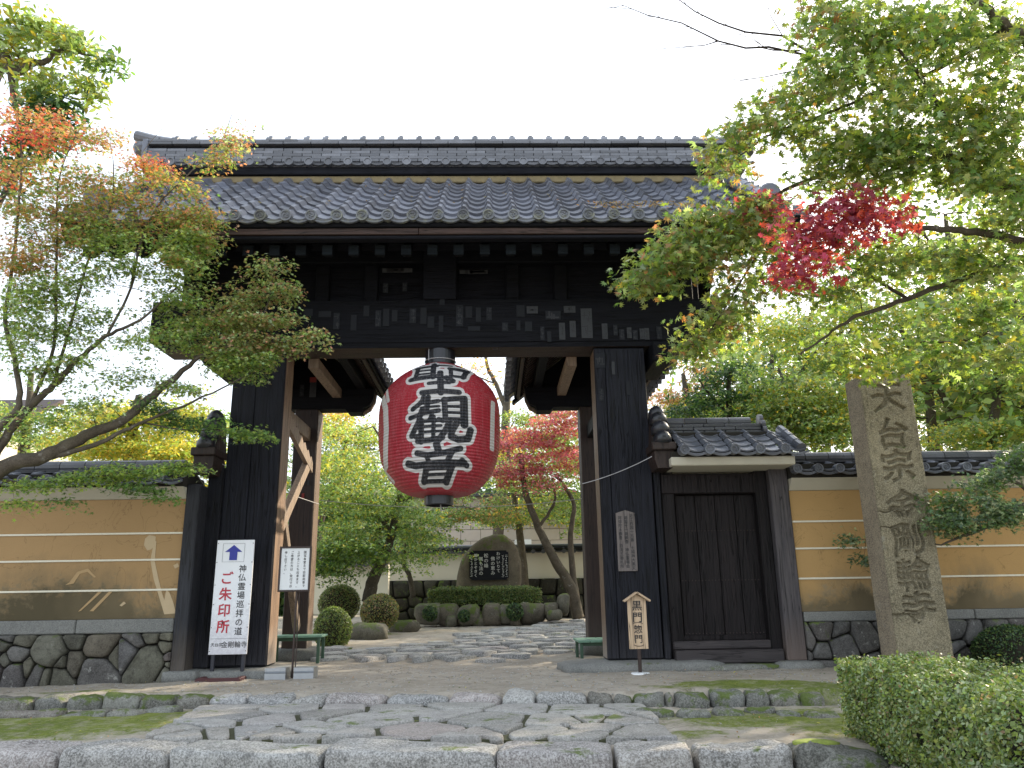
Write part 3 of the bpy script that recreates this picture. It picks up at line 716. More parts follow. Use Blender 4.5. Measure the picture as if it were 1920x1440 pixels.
# main ridge: discs and drips, then courses
P2 = .294
me_rd = disc_mesh('ridge_disc_tile', .066, M_tile_r, .12, False); me_rp = pendant_mesh('ridge_drip_tile', P2, M_tile_r, drop=.035)
b = MB(); b.box(-4.5, 4.45, .80, 1.6, 7.05, 7.125); b.build('ridge_bed', M_tile_r, G)
for i in range(31):
    x = -4.42+i*P2
    link('ridge_disc_tile', me_rd, G, (x, .745, 7.105)); link('ridge_drip_tile', me_rp, G, (x+P2/2, .765, 7.13))
courses(G, -4.55, 4.5, .80, 7.127, 5, .056, P2, M_tile_r, th=.3, step=.016)
box('ridge_core', M_tile, G, -4.5, 4.45, .98, 1.5, 7.13, 7.5)
box('ridge_shadow_course', M_beam, G, -4.5, 4.45, .90, 1.4, 7.412, 7.46)
courses(G, -4.6, 4.55, .84, 7.462, 2, .05, .42, M_tile_r, th=.3, step=.02)
b = MB()
pts = [(x, 1.08, 7.60+.16*max(0, (abs(x)-3.9)/.95)**2) for x in np.linspace(-4.85, 4.75, 33)]
b.tube(pts, .085, 10); b.build('ridge_cap_roll', M_tile_r, G)
me_k = MB(); me_k.tube([(-.045, 0, 0), (.045, 0, 0)], .115, 12); me_k.box(-.03, .03, -.03, .03, .10, .14); mk = me_k.mesh('ridge_cap_band', M_tile_r)
for i in range(32):
    x = -4.5+i*.29; link('ridge_cap_band', mk, G, (x, 1.075, 7.602))
for s in (-1, 1):
    b = MB(); b.box(4.58*s-.04, 4.58*s+.04, .82, 1.35, 7.06, 7.55); b.lathe([(.001, 0), (.16, .0), (.2, .06), (.2, .12)], (4.66*s, 1.08, 7.42), 14); b.build('ridge_end_ornament', M_tile, G)
# fallen leaf litter on the right eave
# rear posts, struts, small rear roofs
for s in (-1, 1):
    xa, xb = 2.02*s, 2.38*s; x0, x1 = min(xa, xb), max(xa, xb)
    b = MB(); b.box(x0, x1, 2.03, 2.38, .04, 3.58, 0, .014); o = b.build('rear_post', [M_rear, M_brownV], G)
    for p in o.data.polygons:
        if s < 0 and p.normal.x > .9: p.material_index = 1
    rock('post_footing', (2.2*s, 2.2, -.02), (.36, .34, .10), M_cap, G, rough=.12, sq=4)
    # arm with curled nose
    b = MB(); b.prism([(2.6*s, 3.585), (1.62*s, 3.585), (1.58*s, 3.53), (1.36*s, 3.53), (1.34*s, 3.60), (1.24*s, 3.64), (1.19*s, 3.74), (1.17*s, 3.90), (2.6*s, 3.90)], 2.06, 2.34)
    b.build('rear_arm', M_beam, G)
    b = MB(); b.tube([(1.36*s, 2.20, 3.535), (1.26*s, 2.20, 3.60), (1.20*s, 2.2, 3.72), (1.18*s, 2.2, 3.84)], [.03, .035, .03, .02], 6); b.build('arm_nose_edge', M_pale, G)
    b = MB(); b.prism([(1.18*s, 3.902), (2.9*s, 3.902), (2.9*s, 4.02), (2.08*s, 4.62), (1.30*s, 4.02)], 2.17, 2.22); b.build('rear_gable_panel', M_beam, G)
    # tie beams between front and rear post
    b = MB(); b.bar((2.2*s, .40, 3.18), (2.2*s, 2.03, 3.18), .16, .20); b.build('upper_tie_beam', M_pale if s < 0 else M_beamY, G)
    b = MB(); b.bar((1.75*s, .42, 3.83), (1.75*s, 2.05, 3.83), .14, .14); b.build('side_tie_beam', M_pale, G)
    # ridge, plates, rafters
    XR, ZE, ZR = 2.08*s, 3.93, 4.75; Y0, Y1 = .45, 2.85; HW = 1.05
    for xx, zz_ in ((XR, ZR-.22), (XR-.7, ZE+.05), (XR+.7, ZE+.05)): b = MB(); b.bar((xx, Y0, zz_), (xx, Y1-.05, zz_), .13, .16); b.build('rear_roof_purlin', M_beamY, G)
    for d in (-1, 1):
        b = MB(); b.bar((XR+d*HW, (Y0+Y1)/2, ZE), (XR, (Y0+Y1)/2, ZR), Y1-Y0, .04); b.build('rear_roof_boarding', M_beam, G)
        for k in range(17):
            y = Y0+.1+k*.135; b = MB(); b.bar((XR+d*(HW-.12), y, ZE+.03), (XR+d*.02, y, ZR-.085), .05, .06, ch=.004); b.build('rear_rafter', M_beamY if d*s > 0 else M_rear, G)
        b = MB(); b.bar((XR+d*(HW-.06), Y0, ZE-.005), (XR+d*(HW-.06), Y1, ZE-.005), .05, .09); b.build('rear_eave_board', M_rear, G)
        b = MB(); b.bar((XR+d*(HW+.03), Y1-.02, ZE-.09), (XR, Y1-.02, ZR-.04), .05, .22, up=(0, 1, 0)); o = b.build('rear_barge_board', M_beam, G)
        # tiles: rolls running down the slope with round ends
        for k in range(10):
            y = Y0+.12+k*.262
            b = MB(); b.tube([(XR+d*(HW+.14), y, ZE+.03), (XR, y, ZR+.14)], .058, 8); b.lathe([(.001, 0), (.05, 0), (.055, .012), (.072, .012), (.072, -.06)], (0, 0, 0), 12)
            n0 = 12*5; M3 = Matrix.Translation((XR+d*(HW+.15), y, ZE+.03)) @ Matrix.Rotation(d*PI/2, 4, 'Y')
            for q in range(len(b.v)-n0, len(b.v)): b.v[q] = M3 @ b.v[q]
            b.build('rear_roll_tile', M_tile, G)
            if k < 9:
                b = MB(); b.bar((XR+d*(HW+.13), y+.131, ZE+.0), (XR, y+.131, ZR+.09), .2, .03); b.build('rear_pan_tile', M_tile, G)
    b = MB(); b.tube([(XR, Y0-.02, ZR+.22), (XR, Y1+.05, ZR+.22)], .09, 10); b.box(XR-.11, XR+.11, Y0, Y1, ZR+.06, ZR+.2); b.build('rear_ridge_tile', M_tile, G)
# diagonal braces by the left rear post
b = MB(); b.prism([(0, 0), (1, 0), (1, .14), (.93, .20), (.88, .14), (.8, .21), (.74, .15), (.66, .22), (.6, .16), (.5, .22), (.45, .16), (.35, .23), (.3, .17), (.2, .23), (.14, .17), (.06, .22), (0, .2)], -.03, .03)
R90 = Matrix.Rotation(PI/2, 3, 'Z')
A = U(541, 752, Y=.5); Bp = U(580, 822, Y=1.9)
for q in range(len(b.v)):
    v = b.v[q]; yy = .42+v.x*1.55; b.v[q] = Vector((-2.08+v.y, yy, 3.0-.42*v.x+v.z))
b.build('carved_bracket_board', M_pale, G)
b = MB(); b.bar((-2.1, 1.86, 2.72), (-2.1, .5, 1.62), .09, .15); b.build('diagonal_brace', M_pale, G)
b = MB(); b.bar((-2.1, .55, 1.95), (-2.1, 1.75, .35), .08, .13); b.build('diagonal_brace', M_pale, G)
# side wing ornaments (roofed beam noses beside the pillars)
def wing_nose(s, X):
    b = MB(); b.prism([(X-.09, 2.22), (X+.09, 2.22), (X+.12, 2.33), (X+.12, 2.43), (X-.12, 2.43), (X-.12, 2.33)], -.40, .0)
    b.box(X-.145, X+.145, -.45, 0, 2.435, 2.53, ch=.01); o = b.build('beam_nose', M_rear, G)
    for k, (yy, zz_, r) in enumerate(((-.36, 2.60, .095), (-.27, 2.74, .10), (-.19, 2.87, .10), (-.11, 2.97, .09))):
        b = MB(); b.tube([(X, yy, zz_-.08), (X, yy, zz_+.0), (X, yy+.01, zz_+.05), (X, yy+.02, zz_+.085)], [r+.015, r+.015, r*.85, r*.35], 14); b.build('stacked_cap_tile', M_tile_k, G, smooth=True)
    b = MB(); b.prism([(X-.11, 2.535), (X+.11, 2.535), (X+.08, 2.93), (X-.08, 2.93)], -.2, .05); b.build('wing_gable_board', M_rear, G)
wing_nose(1, 2.75); wing_nose(-1, -2.80)
# paper slips pasted on the beams
def slip(px, py, w, h, mat=None, Y=-.052, marks=True, par=None, txt=None, a=0.):
    k = 9.6/1493*1.04; c = U(px, py, Y=Y); w *= k; h *= k; rs_ = random.Random(px*7+py)
    if mat is None: mat = M_slip
    o = box('paper_slip', mat or M_slip, par or G, c.x-w/2, c.x+w/2, c.y-.0025, c.y+.0025, c.z-h/2, c.z+h/2, ch=0)
    if txt: lettering(txt, w*.95, (c.x, c.y-.004, c.z), M_ink, o, .002, line=1.0)
    elif marks:
        b = MB(); n = max(1, int(h/w)); rg = random.Random(px)
        for i in range(n):
            zc = c.z+h/2-(i+.5)*h/n
            for q in range(5):
                x0 = c.x+rg.uniform(-.3, .3)*w; z0 = zc+rg.uniform(-.3, .3)*h/n
                if q % 2: b.box(x0-w*.28, x0+w*.28, c.y-.0045, c.y-.003, z0-w*.05, z0+w*.05, ch=0)
                else: b.box(x0-w*.05, x0+w*.05, c.y-.0047, c.y-.0032, z0-w*.25, z0+w*.25, ch=0)
        b.v = [Vector((min(max(v.x, c.x-w*.46), c.x+w*.46), v.y, min(max(v.z, c.z-h*.47), c.z+h*.47))) for v in b.v]
        b.build('brush_marks', M_ink, o)
for (px, py, w, h, lit) in [(578, 586, 17, 15, 0), (609, 589, 24, 12, 0), (631, 602, 12, 34, 1), (663, 605, 11, 32, 0), (687, 583, 11, 22, 0), (709, 597, 11, 34, 1), (724, 595, 12, 36, 0), (740, 592, 11, 24, 0),
        (774, 592, 13, 30, 1), (794, 592, 12, 34, 0), (808, 604, 13, 24, 0), (827, 607, 9, 34, 0), (829, 566, 10, 12, 0), (862, 592, 14, 44, 1), (879, 585, 13, 24, 0), (897, 590, 10, 30, 0), (917, 588, 11, 27, 1),
        (976, 583, 16, 24, 0), (998, 581, 22, 15, 2), (947, 613, 12, 18, 1), (972, 610, 8, 20, 0), (991, 612, 14, 20, 0), (1017, 625, 8, 28, 1), (1030, 631, 8, 22, 0), (1037, 591, 30, 18, 1), (1068, 580, 23, 14, 2),
        (1054, 621, 12, 35, 2), (1074, 617, 12, 34, 2), (1100, 606, 22, 62, 2), (1134, 621, 11, 32, 2), (1154, 619, 8, 22, 1), (1166, 627, 10, 22, 1), (1180, 624, 9, 22, 2), (1191, 628, 10, 20, 1), (1204, 626, 9, 22, 2), (1213, 626, 9, 24, 2), (1236, 624, 10, 26, 1), (889, 616, 24, 9, 0)]:
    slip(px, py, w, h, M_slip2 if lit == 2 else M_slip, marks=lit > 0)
slip(745, 507, 60, 9, M_slip2, Y=-.03); slip(888, 510, 56, 8, M_slip2, Y=-.03); slip(723, 540, 10, 20, M_slip, Y=.04); slip(759, 538, 9, 18, M_slip, Y=.04)
c = U(587, 727, Y=2.02); slip(587, 727, 15, 45, M_slip2, Y=2.02, txt='若え'); c = U(587, 712, Y=2.01)
box('red_seal_slip', M_slipred, G, c.x-.05, c.x+.05, 2.008, 2.0145, c.z-.04, c.z+.04, ch=0)
slip(566, 732, 10, 28, M_slip, Y=2.02); slip(577, 875, 10, 8, M_slipred, Y=2.02, marks=False); slip(572, 903, 5, 11, M_slip2, Y=2.02, marks=False); slip(578, 905, 5, 11, M_slip2, Y=2.02, marks=False); slip(568, 930, 6, 12, M_slipred, Y=2.02, marks=False)
slip(1125, 676, 20, 30, M_slip, Y=-.02); slip(1150, 690, 6, 26, M_slip2, Y=-.02, marks=False); slip(1178, 728, 8, 28, M_slip, Y=-.02, marks=False); slip(1127, 740, 10, 24, M_slip, Y=-.02)
lettering('091', .07, tuple(U(931, 662, Y=.0)[i] if i != 2 else 3.888 for i in range(3)), M_slip2, G, vertical=False)
# wires
def wire(a, b_, sag, par=None):
    m = MB(); a, b_ = Vector(a), Vector(b_)
    m.tube([a+(b_-a)*t-Vector((0, 0, sag*4*t*(1-t))) for t in np.linspace(0, 1, 13)], .005, 5); return m.build('wire', M_wire)
w1 = wire(U(383, 853, Y=-.4), U(598, 945, Y=2.0), .04); tag(w1, 'thin pale wire sloping down from the left post to the rear post', 'wire')
w2 = wire(U(1092, 907, Y=.1), U(1222, 856, Y=-.46), .03); tag(w2, 'thin pale wire tied from the right pillar up to the beam nose', 'wire')
w3 = wire(U(600, 938, Y=2.2), U(1092, 935, Y=2.2), .12); tag(w3, 'thin wire stretched across the opening just below the lantern', 'wire')
# ================================================================= LANTERN
LC = Vector((-.02, .17, 0)); k_ = 9.77/1442
prof_c = [(120, 168), (190, 195), (260, 230), (320, 264), (370, 300), (415, 340), (450, 380), (480, 420), (503, 465), (520, 510), (531, 560), (536, 620), (537, 700), (536, 780), (532, 850), (523, 930), (510, 1000), (493, 1055), (470, 1100), (438, 1155), (400, 1200), (366, 1236), (325, 1264), (278, 1287), (230, 1300), (180, 1304), (130, 1306)]
pr = np.array(prof_c, dtype=float); zz_t = U(822, 686, Y=.17).z; zz_b = U(822, 931, Y=.17).z
HN, AN = 300, 340
yy = np.linspace(pr[0, 1], pr[-1, 1], HN); rr_ = np.interp(yy, pr[:, 1], pr[:, 0])
zz_ = zz_t+(yy-pr[0, 1])/(pr[-1, 1]-pr[0, 1])*(zz_b-zz_t); sc_r = .775/537
th = np.linspace(0, 2*PI, AN, endpoint=False)-PI/2     # -PI/2 faces -Y
TH, ZI = np.meshgrid(th, np.arange(HN)); Rr = rr_[ZI]*sc_r
rib = .012*np.abs(np.sin(PI*(yy[ZI]-pr[0, 1])/1136*46)); Rr = Rr+rib*(Rr > .2)-.003
Vx = LC.x+Rr*np.cos(TH); Vy = LC.y+Rr*np.sin(TH); Vz = zz_[ZI]
strokes = [([(470, 275), (655, 262)], 13), ([(492, 280), (480, 405)], 18), ([(505, 318), (615, 314)], 9), ([(505, 356), (615, 352)], 9), ([(625, 232), (632, 395)], 21), ([(440, 408), (560, 395), (690, 382)], 20),
    ([(775, 292), (785, 380)], 16), ([(765, 290), (925, 300)], 17), ([(915, 300), (885, 385)], 20), ([(780, 378), (900, 380)], 13), ([(640, 248), (780, 250)], 10), ([(745, 400), (800, 430)], 22),
    ([(690, 345), (705, 540)], 24), ([(600, 456), (690, 448), (775, 446)], 15), ([(545, 538), (700, 528), (855, 532)], 20),
    ([(560, 572), (545, 620), (470, 672)], 17), ([(530, 622), (600, 626), (685, 612)], 15), ([(450, 742), (560, 712), (690, 690)], 16), ([(600, 580), (585, 700)], 20), ([(540, 665), (690, 655)], 9),
    ([(545, 690), (520, 780), (465, 885)], 20), ([(640, 700), (610, 770)], 14), ([(560, 775), (720, 768)], 13), ([(570, 818), (710, 812)], 10), ([(570, 862), (705, 855)], 10), ([(515, 930), (620, 925), (722, 905)], 19),
    ([(545, 770), (545, 925)], 21), ([(648, 740), (645, 920)], 15), ([(505, 895), (545, 935)], 20), ([(690, 760), (725, 775)], 16),
    ([(735, 600), (745, 765)], 21), ([(725, 605), (810, 590), (905, 578)], 19), ([(895, 590), (900, 795)], 29), ([(755, 655), (880, 650)], 11), ([(755, 705), (880, 702)], 11), ([(750, 758), (890, 755)], 15),
    ([(780, 775), (745, 850), (690, 925)], 22), ([(838, 785), (800, 850), (790, 895), (850, 918), (930, 905), (950, 835)], 24),
    ([(672, 960), (690, 1015)], 26), ([(510, 1022), (600, 1040), (740, 1022), (868, 985)], 20), ([(585, 1045), (610, 1090)], 16), ([(800, 1010), (760, 1085)], 20), ([(432, 1095), (500, 1115), (700, 1100), (900, 1095)], 23), ([(880, 1075), (915, 1108)], 20),
    ([(590, 1120), (560, 1228)], 22), ([(800, 1110), (745, 1232)], 24), ([(590, 1140), (780, 1132)], 14), ([(590, 1184), (770, 1178)], 10), ([(560, 1230), (745, 1228)], 14)]
def sdf(px, py, sts):
    d = np.full(px.shape, 1e9)
    for pts, hw in sts:
        for (x0, y0), (x1, y1) in zip(pts[:-1], pts[1:]):
            ex, ey = x1-x0, y1-y0; t = np.clip(((px-x0)*ex+(py-y0)*ey)/(ex*ex+ey*ey), 0, 1)
            dx, dy = px-x0-t*ex, py-y0-t*ey
            d = np.minimum(d, np.maximum(np.abs(dx)*.92+np.abs(dy)*.25, np.abs(dy)*.97+np.abs(dx)*.2)-hw if False else np.hypot(dx, dy)-hw)
    return d
fx = 660+(Rr/sc_r)*np.cos(TH); fy = yy[ZI]; front = np.sin(TH) < 0
D = sdf(fx, fy, [(p_, h_*1.12+1) for p_, h_ in strokes]); D = np.where(front, D, 500)
side = [([(170, 490), (215, 620), (228, 800), (215, 1080)], 26), ([(205, 430), (240, 560)], 14), ([(1140, 560), (1128, 950)], 18), ([(180, 1090), (280, 1200)], 10)]
DW = np.minimum(D-24, np.where(front, sdf(fx, fy, side), 500)); DW = np.where(front, DW, 500)
# side and rear lettering read as bands of white and black further round
bk = (np.cos(TH) > .93) | (np.cos(TH) < -.95)
idx = np.arange(HN*AN).reshape(HN, AN); nx = np.roll(idx, -1, 1)
Fq = np.stack([idx[1:], nx[1:], nx[:-1], idx[:-1]], -1).reshape(-1, 4)
def lanternmat():
    m, n, b = nodes_of('red_lantern_paper')
    a = N(n, 'ShaderNodeAttribute', attribute_name='ink').outputs['Fac']; w = N(n, 'ShaderNodeAttribute', attribute_name='halo').outputs['Fac']
    v = coords(n, (1, 1, .35), 'World'); g = tnoise(n, v, 5, 5, .6)
    red = mix(n, g, (.25, .012, .022), (.40, .026, .042))
    wh = mix(n, g, (.46, .45, .44), (.64, .63, .62))
    c = mix(n, ramp(n, w, [(.47, 1.), (.53, 0.)]), red, wh)
    sc = ramp(n, tnoise(n, coords(n, (1, 1, .5), 'World'), 24, 5, .7), [(.66, 0.), (.76, .25)])
    blk = mix(n, sc, (.012, .014, .018), (.10, .11, .13))
    c = mix(n, ramp(n, a, [(.46, 1.), (.54, 0.)]), c, blk)
    n.links.new(c, b.inputs['Base Color']); b.inputs['Roughness'].default_value = .6; b.inputs['Specular IOR Level'].default_value = .15
    # clear rain cover: thin gloss with vertical wrinkles, their sheen painted as pale streaks
    st = tnoise(n, coords(n, (14, 14, .8), 'World'), 1.6, 6, .7)
    cw = ramp(n, mth(n, 'ABSOLUTE', mth(n, 'SUBTRACT', st, .5)), [(0., .75), (.03, 0.)])
    b.inputs['Coat Weight'].default_value = .35; b.inputs['Coat Roughness'].default_value = .2
    bm_ = N(n, 'ShaderNodeBump'); bm_.inputs['Strength'].default_value = .5; bm_.inputs['Distance'].default_value = .015; n.links.new(st, bm_.inputs['Height']); n.links.new(bm_.outputs[0], b.inputs['Coat Normal'])
    n.links.new(mix(n, mth(n, 'MULTIPLY', cw, .22), c, (.5, .45, .46)), b.inputs['Base Color'])
    return m
M_lan = lanternmat()
lan = empty('paper_lantern', (LC.x, LC.y, zz_b), 'huge red paper lantern with black and white characters hanging under the lintel', 'lantern')
lm = npmesh('lantern_body', np.stack([Vx, Vy, Vz], -1).reshape(-1, 3)-np.array([LC.x, LC.y, zz_b]), Fq, M_lan, smooth=True)
for nm, dd in (('ink', D), ('halo', DW)):
    q = lm.attributes.new(nm, 'FLOAT', 'POINT'); q.data.foreach_set('value', np.clip(.5+dd/60, 0, 1).ravel().astype(np.float32))
link('lantern_body', lm, lan, (LC.x, LC.y, zz_b))
M_lac = flat('black_lacquer_ring', (.012, .013, .018), .28)
b = MB(); b.lathe([(.001, zz_t+.24), (.2, zz_t+.24), (.2, zz_t-.0), (.19, zz_t-.03), (.001, zz_t-.03)], (LC.x, LC.y, 0), 32); b.build('top_ring', M_lac, lan, smooth=False)
b = MB(); b.lathe([(.17, zz_b+.03), (.185, zz_b+.0), (.185, zz_b-.105), (.165, zz_b-.115), (.165, zz_b-.02)], (LC.x, LC.y, 0), 32); b.build('bottom_ring', M_lac, lan)
b = MB(); b.tube([(LC.x+.205*math.cos(a), LC.y+.205*math.sin(a), zz_t+.05) for a in np.linspace(0, 2*PI, 25)], .006, 5); b.tube([(LC.x-.14, LC.y-.15, zz_t+.2), (LC.x-.14, LC.y-.155, zz_t+.03)], .006, 5); b.build('cover_tie_cord', M_wire, lan)
b = MB(); b.tube([(LC.x+.02, LC.y, zz_b-.1), (LC.x+.03, LC.y, zz_b-.18)], .008, 5); b.build('tassel_cord', M_wire, lan)
# ================================================================= ROOFED WALLS
P3 = .262
me_wt = pan_tile_mesh('roof_tile', P3, .2, M_tile_n, amp=.036, thick=.018); me_wd = disc_mesh('round_eave_tile', .058, M_tile_n); me_wp = pendant_mesh('eave_drip_tile', P3, M_tile_n, drop=.03)
def rubble(parent, seeds, wts, x0, x1, z0, z1, yf, mat, gap=.012, h=.07, slope=0.):
    poly = [np.array(q) for q in ((x0, z0), (x1, z0), (x1, z1), (x0, z1))]
    box('wall_core', M_dark_gap, parent, x0, x1, yf+.05, yf+.45, z0-.1, z1-.005, ch=0)
    for i, Pq in enumerate(cells(seeds, poly, gap, wts)):
        if Pq is None: continue
        Pq = round_poly(Pq, .13, 2, .07, i); vs, fs = pebble(Pq, h*random.uniform(.6, 1.3), bulge=.55, sd=i*1.7, rings=((1., 0.), (.985, .5), (.92, .85), (.72, 1.)), back=.04)
        b = MB(); b.add([(x, yf+.03-z, y) for x, y, z in vs], fs); b.build('wall_stone', mat if (random.random() < .7 or mat is M_darkrock) else M_wallstone2, parent, smooth=True)
def roofed_wall(name, label, x0, x1, yf, zst, zcap, ztop, zcream, zeave, zridge, lines, mpl, mcap, seeds, wts, mstone, side, zg):
    w = empty(name, ((x0+x1)/2, yf+.2, zg), label, 'wall')
    rubble(w, seeds, wts, x0, x1, zg, zst, yf-.05, mstone, .007)
    n = 5; L = (x1-x0)/n
    for k in range(n): box('capstone', mcap, w, x0+k*L+.004, x0+(k+1)*L-.004, yf-.045, yf+.4, zst+.002, zcap)
    box('plaster_panel', mpl, w, x0, x1, yf, yf+.34, zcap+.002, ztop, ch=.002)
    for z in lines: box('white_line', M_white, w, x0, x1, yf-.012, yf-.0005, z-.011, z+.011, ch=.004)
    b = MB(); b.add([(x0, yf-.012, ztop+.003), (x1, yf-.012, ztop+.003), (x1, yf-.06, ztop+.05), (x0, yf-.06, ztop+.05), (x0, yf-.15, zcream), (x1, yf-.15, zcream), (x1, yf+.36, zcream), (x0, yf+.36, zcream), (x0, yf+.36, ztop+.003), (x1, yf+.36, ztop+.003)],
        [(0, 1, 2, 3), (3, 2, 5, 4), (4, 5, 6, 7), (7, 6, 9, 8), (8, 9, 1, 0), (0, 3, 4, 7, 8), (1, 9, 6, 5, 2)]); b.build('cream_cornice', M_cream, w)
    nc = max(1, round((x1-x0)/P3)); ty = yf+.10
    lay_tiles(w, x0, x0+nc*P3, nc, (yf-.24, zeave), (ty, zeave+.13), 2, P3, me_wt, me_wd, me_wp, jit=.004, amp=.03)
    b = MB(); b.prism([(x0, zcream+.002), (x1, zcream+.002), (x1, zeave+.10), (x0, zeave+.10)], yf-.16, yf+.5); b.build('tile_bed', M_dark_gap, w)
    b = MB(); b.bar(((x0+x1)/2, yf+.58, zeave+.02), ((x0+x1)/2, yf+.17, zeave+.16), x1-x0, .03); b.build('rear_tile_slope', M_tile_w, w)
    rh = (zridge-zeave-.17-.1)/3
    courses(w, x0, x1, yf+.06, zeave+.15, 3, rh, .3, M_tile_w, th=.22, step=.012)
    Lr = .30; n = int((x1-x0)/Lr); mr = MB(); mr.tube([(-Lr/2+.004, 0, 0), (Lr/2-.004, 0, 0)], .075, 12); mm = mr.mesh('ridge_roll_tile', M_tile_w)
    for k in range(n): link('ridge_roll_tile', mm, w, (x0+Lr*(k+.5), yf+.17, zridge-.075))
    return w
cs = [(20, 230), (190, 175), (135, 335), (110, 500), (450, 300), (680, 175), (900, 230), (1010, 320), (650, 405), (555, 412), (530, 515), (330, 500), (860, 470), (1170, 300), (1320, 400), (1330, 140), (1560, 165), (1540, 240), (1590, 315), (1575, 440), (1520, 510), (400, 510), (30, 400), (-80, 300), (-60, 480), (60, 160), (1690, 500), (1230, 210), (240, 460)]
wt = [.0, .0, .02, .08, .12, 0, .14, 0, .012, 0, .03, .02, .12, .03, .16, .0, .01, 0, .02, 0, 0, 0, .03, .05, .08, 0, 0, 0, 0]
sdl = []; 
for (a, b2) in cs: p = U(a/4.8, 1160+b2/4.8, Y=-.35); sdl.append((p.x, p.z))
rg = random.Random(5); x = -6.0
while x > -9:
    for z in (0., .3): sdl.append((x+rg.uniform(-.1, .1), z+rg.uniform(-.1, .1))); wt.append(rg.uniform(0, .05))
    x -= .45
wl = roofed_wall('plaster_wall', 'ochre plaster wall with four white lines on big rubble stones left of the gate', -8.5, -2.99, -.3, .41, .565, 1.93, 2.06, 2.12, 2.43, (.885, 1.225, 1.53), M_plL, M_cap, sdl, [w*.16 for w in wt], M_wallstone, -1, -.2)
def patch(parent, pts, Y, mat, name):
    b = MB(); ps = [U(x, y, Y=Y) for x, y in pts]; b.prism([(p.x, p.z) for p in ps], Y, Y+.003); return b.build(name, mat, parent)
patch(wl, [(272, 1010), (280, 1003), (292, 1006), (291, 1020), (284, 1030), (276, 1032), (270, 1022)], -.3035, M_patch, 'repair_patch')
patch(wl, [(288, 1016), (293, 1014), (292, 1030), (290, 1052), (297, 1085), (303, 1110), (308, 1125), (312, 1105), (318, 1112), (325, 1130), (330, 1150), (308, 1152), (303, 1135), (294, 1105), (288, 1085), (282, 1050), (285, 1035)], -.3045, M_patch, 'repair_patch')
patch(wl, [(146, 1147), (152, 1145), (196, 1105), (190, 1104)], -.304, M_patch2, 'repair_patch'); patch(wl, [(168, 1146), (175, 1146), (214, 1106), (208, 1105)], -.304, M_patch2, 'repair_patch')
patch(wl, [(122, 1097), (130, 1092), (145, 1072), (165, 1066), (180, 1082), (176, 1083), (164, 1072), (150, 1076), (138, 1094)], -.304, M_patch2, 'repair_patch')
patch(wl, [(325, 1060), (333, 1056), (336, 1062), (328, 1066)], -.304, M_patch, 'repair_patch'); patch(wl, [(224, 1135), (232, 1128), (236, 1131), (228, 1137)], -.304, M_patch, 'repair_patch')
sdr = []; wr = []; rg = random.Random(11); x = 4.25
while x < 9.6:
    z = -.35
    while z < .45:
        sdr.append((x+rg.uniform(-.1, .1), z+rg.uniform(-.07, .07))); wr.append(rg.choice([0, 0, .004, .012, .02])); z += .2
    x += .27
wr_ = roofed_wall('plaster_wall', 'ochre plaster wall with white lines right of the small side gate behind the stone pillar', 4.34, 9.5, -.1, .40, .515, 1.96, 2.10, 2.17, 2.47, (.90, 1.255, 1.58), M_plR, M_cap, sdr, wr, M_wallstone2, 1, -.45)
# ================================================================= SIDE GATE
SG = empty('side_gate', (3.5, .1, 0), 'small closed plank side gate with its own tiled roof right of the main pillar', 'gate')
box('gate_post', M_greywood, SG, 4.10, 4.33, -.14, .22, -.03, 2.24); box('gate_post', M_door, SG, 3.95, 4.10, -.03, .2, .0, 2.24)
box('gate_post', M_door, SG, 2.77, 2.93, .0, .22, .0, 2.24); box('gate_lintel', M_door, SG, 2.77, 4.33, -.02, .2, 1.95, 2.20)
box('gate_sill', M_doorH, SG, 2.79, 4.08, -.10, .16, -.05, .10); box('gate_sill', M_doorH, SG, 2.79, 4.02, -.02, .16, .105, .20)
for k in range(4):
    a = 2.96+k*.25; box('door_plank', M_door, SG, a, a+.243, .10, .13, .22, 1.94, ch=.004)
for z in (.28, .9, 1.5):
    b = MB()
    for k in range(24): b.lathe([(.001, -.006), (.006, -.004), (.008, 0.)], (2.98+k*.041, .10, z), 6, 'Y')
    b.build('nail_row', M_brownmetal, SG, kind='stuff')
box('door_backing', M_door, SG, 2.93, 3.95, .135, .16, .10, 1.96, ch=0); box('door_frame', M_door, SG, 2.93, 3.95, .08, .11, .201, .26)
rock('sill_stone', (3.35, .0, -.10), (.75, .3, .05), M_kerbmoss, SG, rough=.2, sq=4); rock('post_footing', (4.22, -.02, -.1), (.3, .3, .075), M_cap, SG, rough=.1, sq=4, seg=(10, 6))
box('cream_soffit', M_cream, SG, 2.80, 4.30, -.52, .5, 2.225, 2.33, ch=.01)
box('tile_bed', M_dark_gap, SG, 2.82, 4.28, -.48, .6, 2.333, 2.40, ch=0)
P4 = .268; me_st = pan_tile_mesh('roof_tile', P4, .20, M_tile_n, amp=.037, thick=.018); me_sd = disc_mesh('round_eave_tile', .062, M_tile_n); me_sp = pendant_mesh('eave_drip_tile', P4, M_tile_n, drop=.03)
lay_tiles(SG, 2.90, 2.90+6*P4-.1, 5, (-.62, 2.37), (-.02, 2.72), 4, P4+.03, me_st, me_sd, me_sp, jit=.004, amp=.03)
b = MB(); b.bar((3.6, .75, 2.37), (3.6, .1, 2.74), 1.5, .03); b.build('rear_tile_slope', M_tile_w, SG)
for k in range(4):
    y0 = -.60+k*.15; z0 = 2.38+.0875*k; b = MB(); b.tube([(4.36, y0, z0+.03), (4.36, y0+.17, z0+.12)], .06, 10); b.build('verge_roll_tile', M_tile_n, SG)
courses(SG, 2.82, 4.10, -.06, 2.70, 3, .045, .27, M_tile_w, th=.26, step=.01)
mr = MB(); mr.tube([(-.14, 0, 0), (.14, 0, 0)], .06, 12); mm = mr.mesh('ridge_roll_tile', M_tile_w)
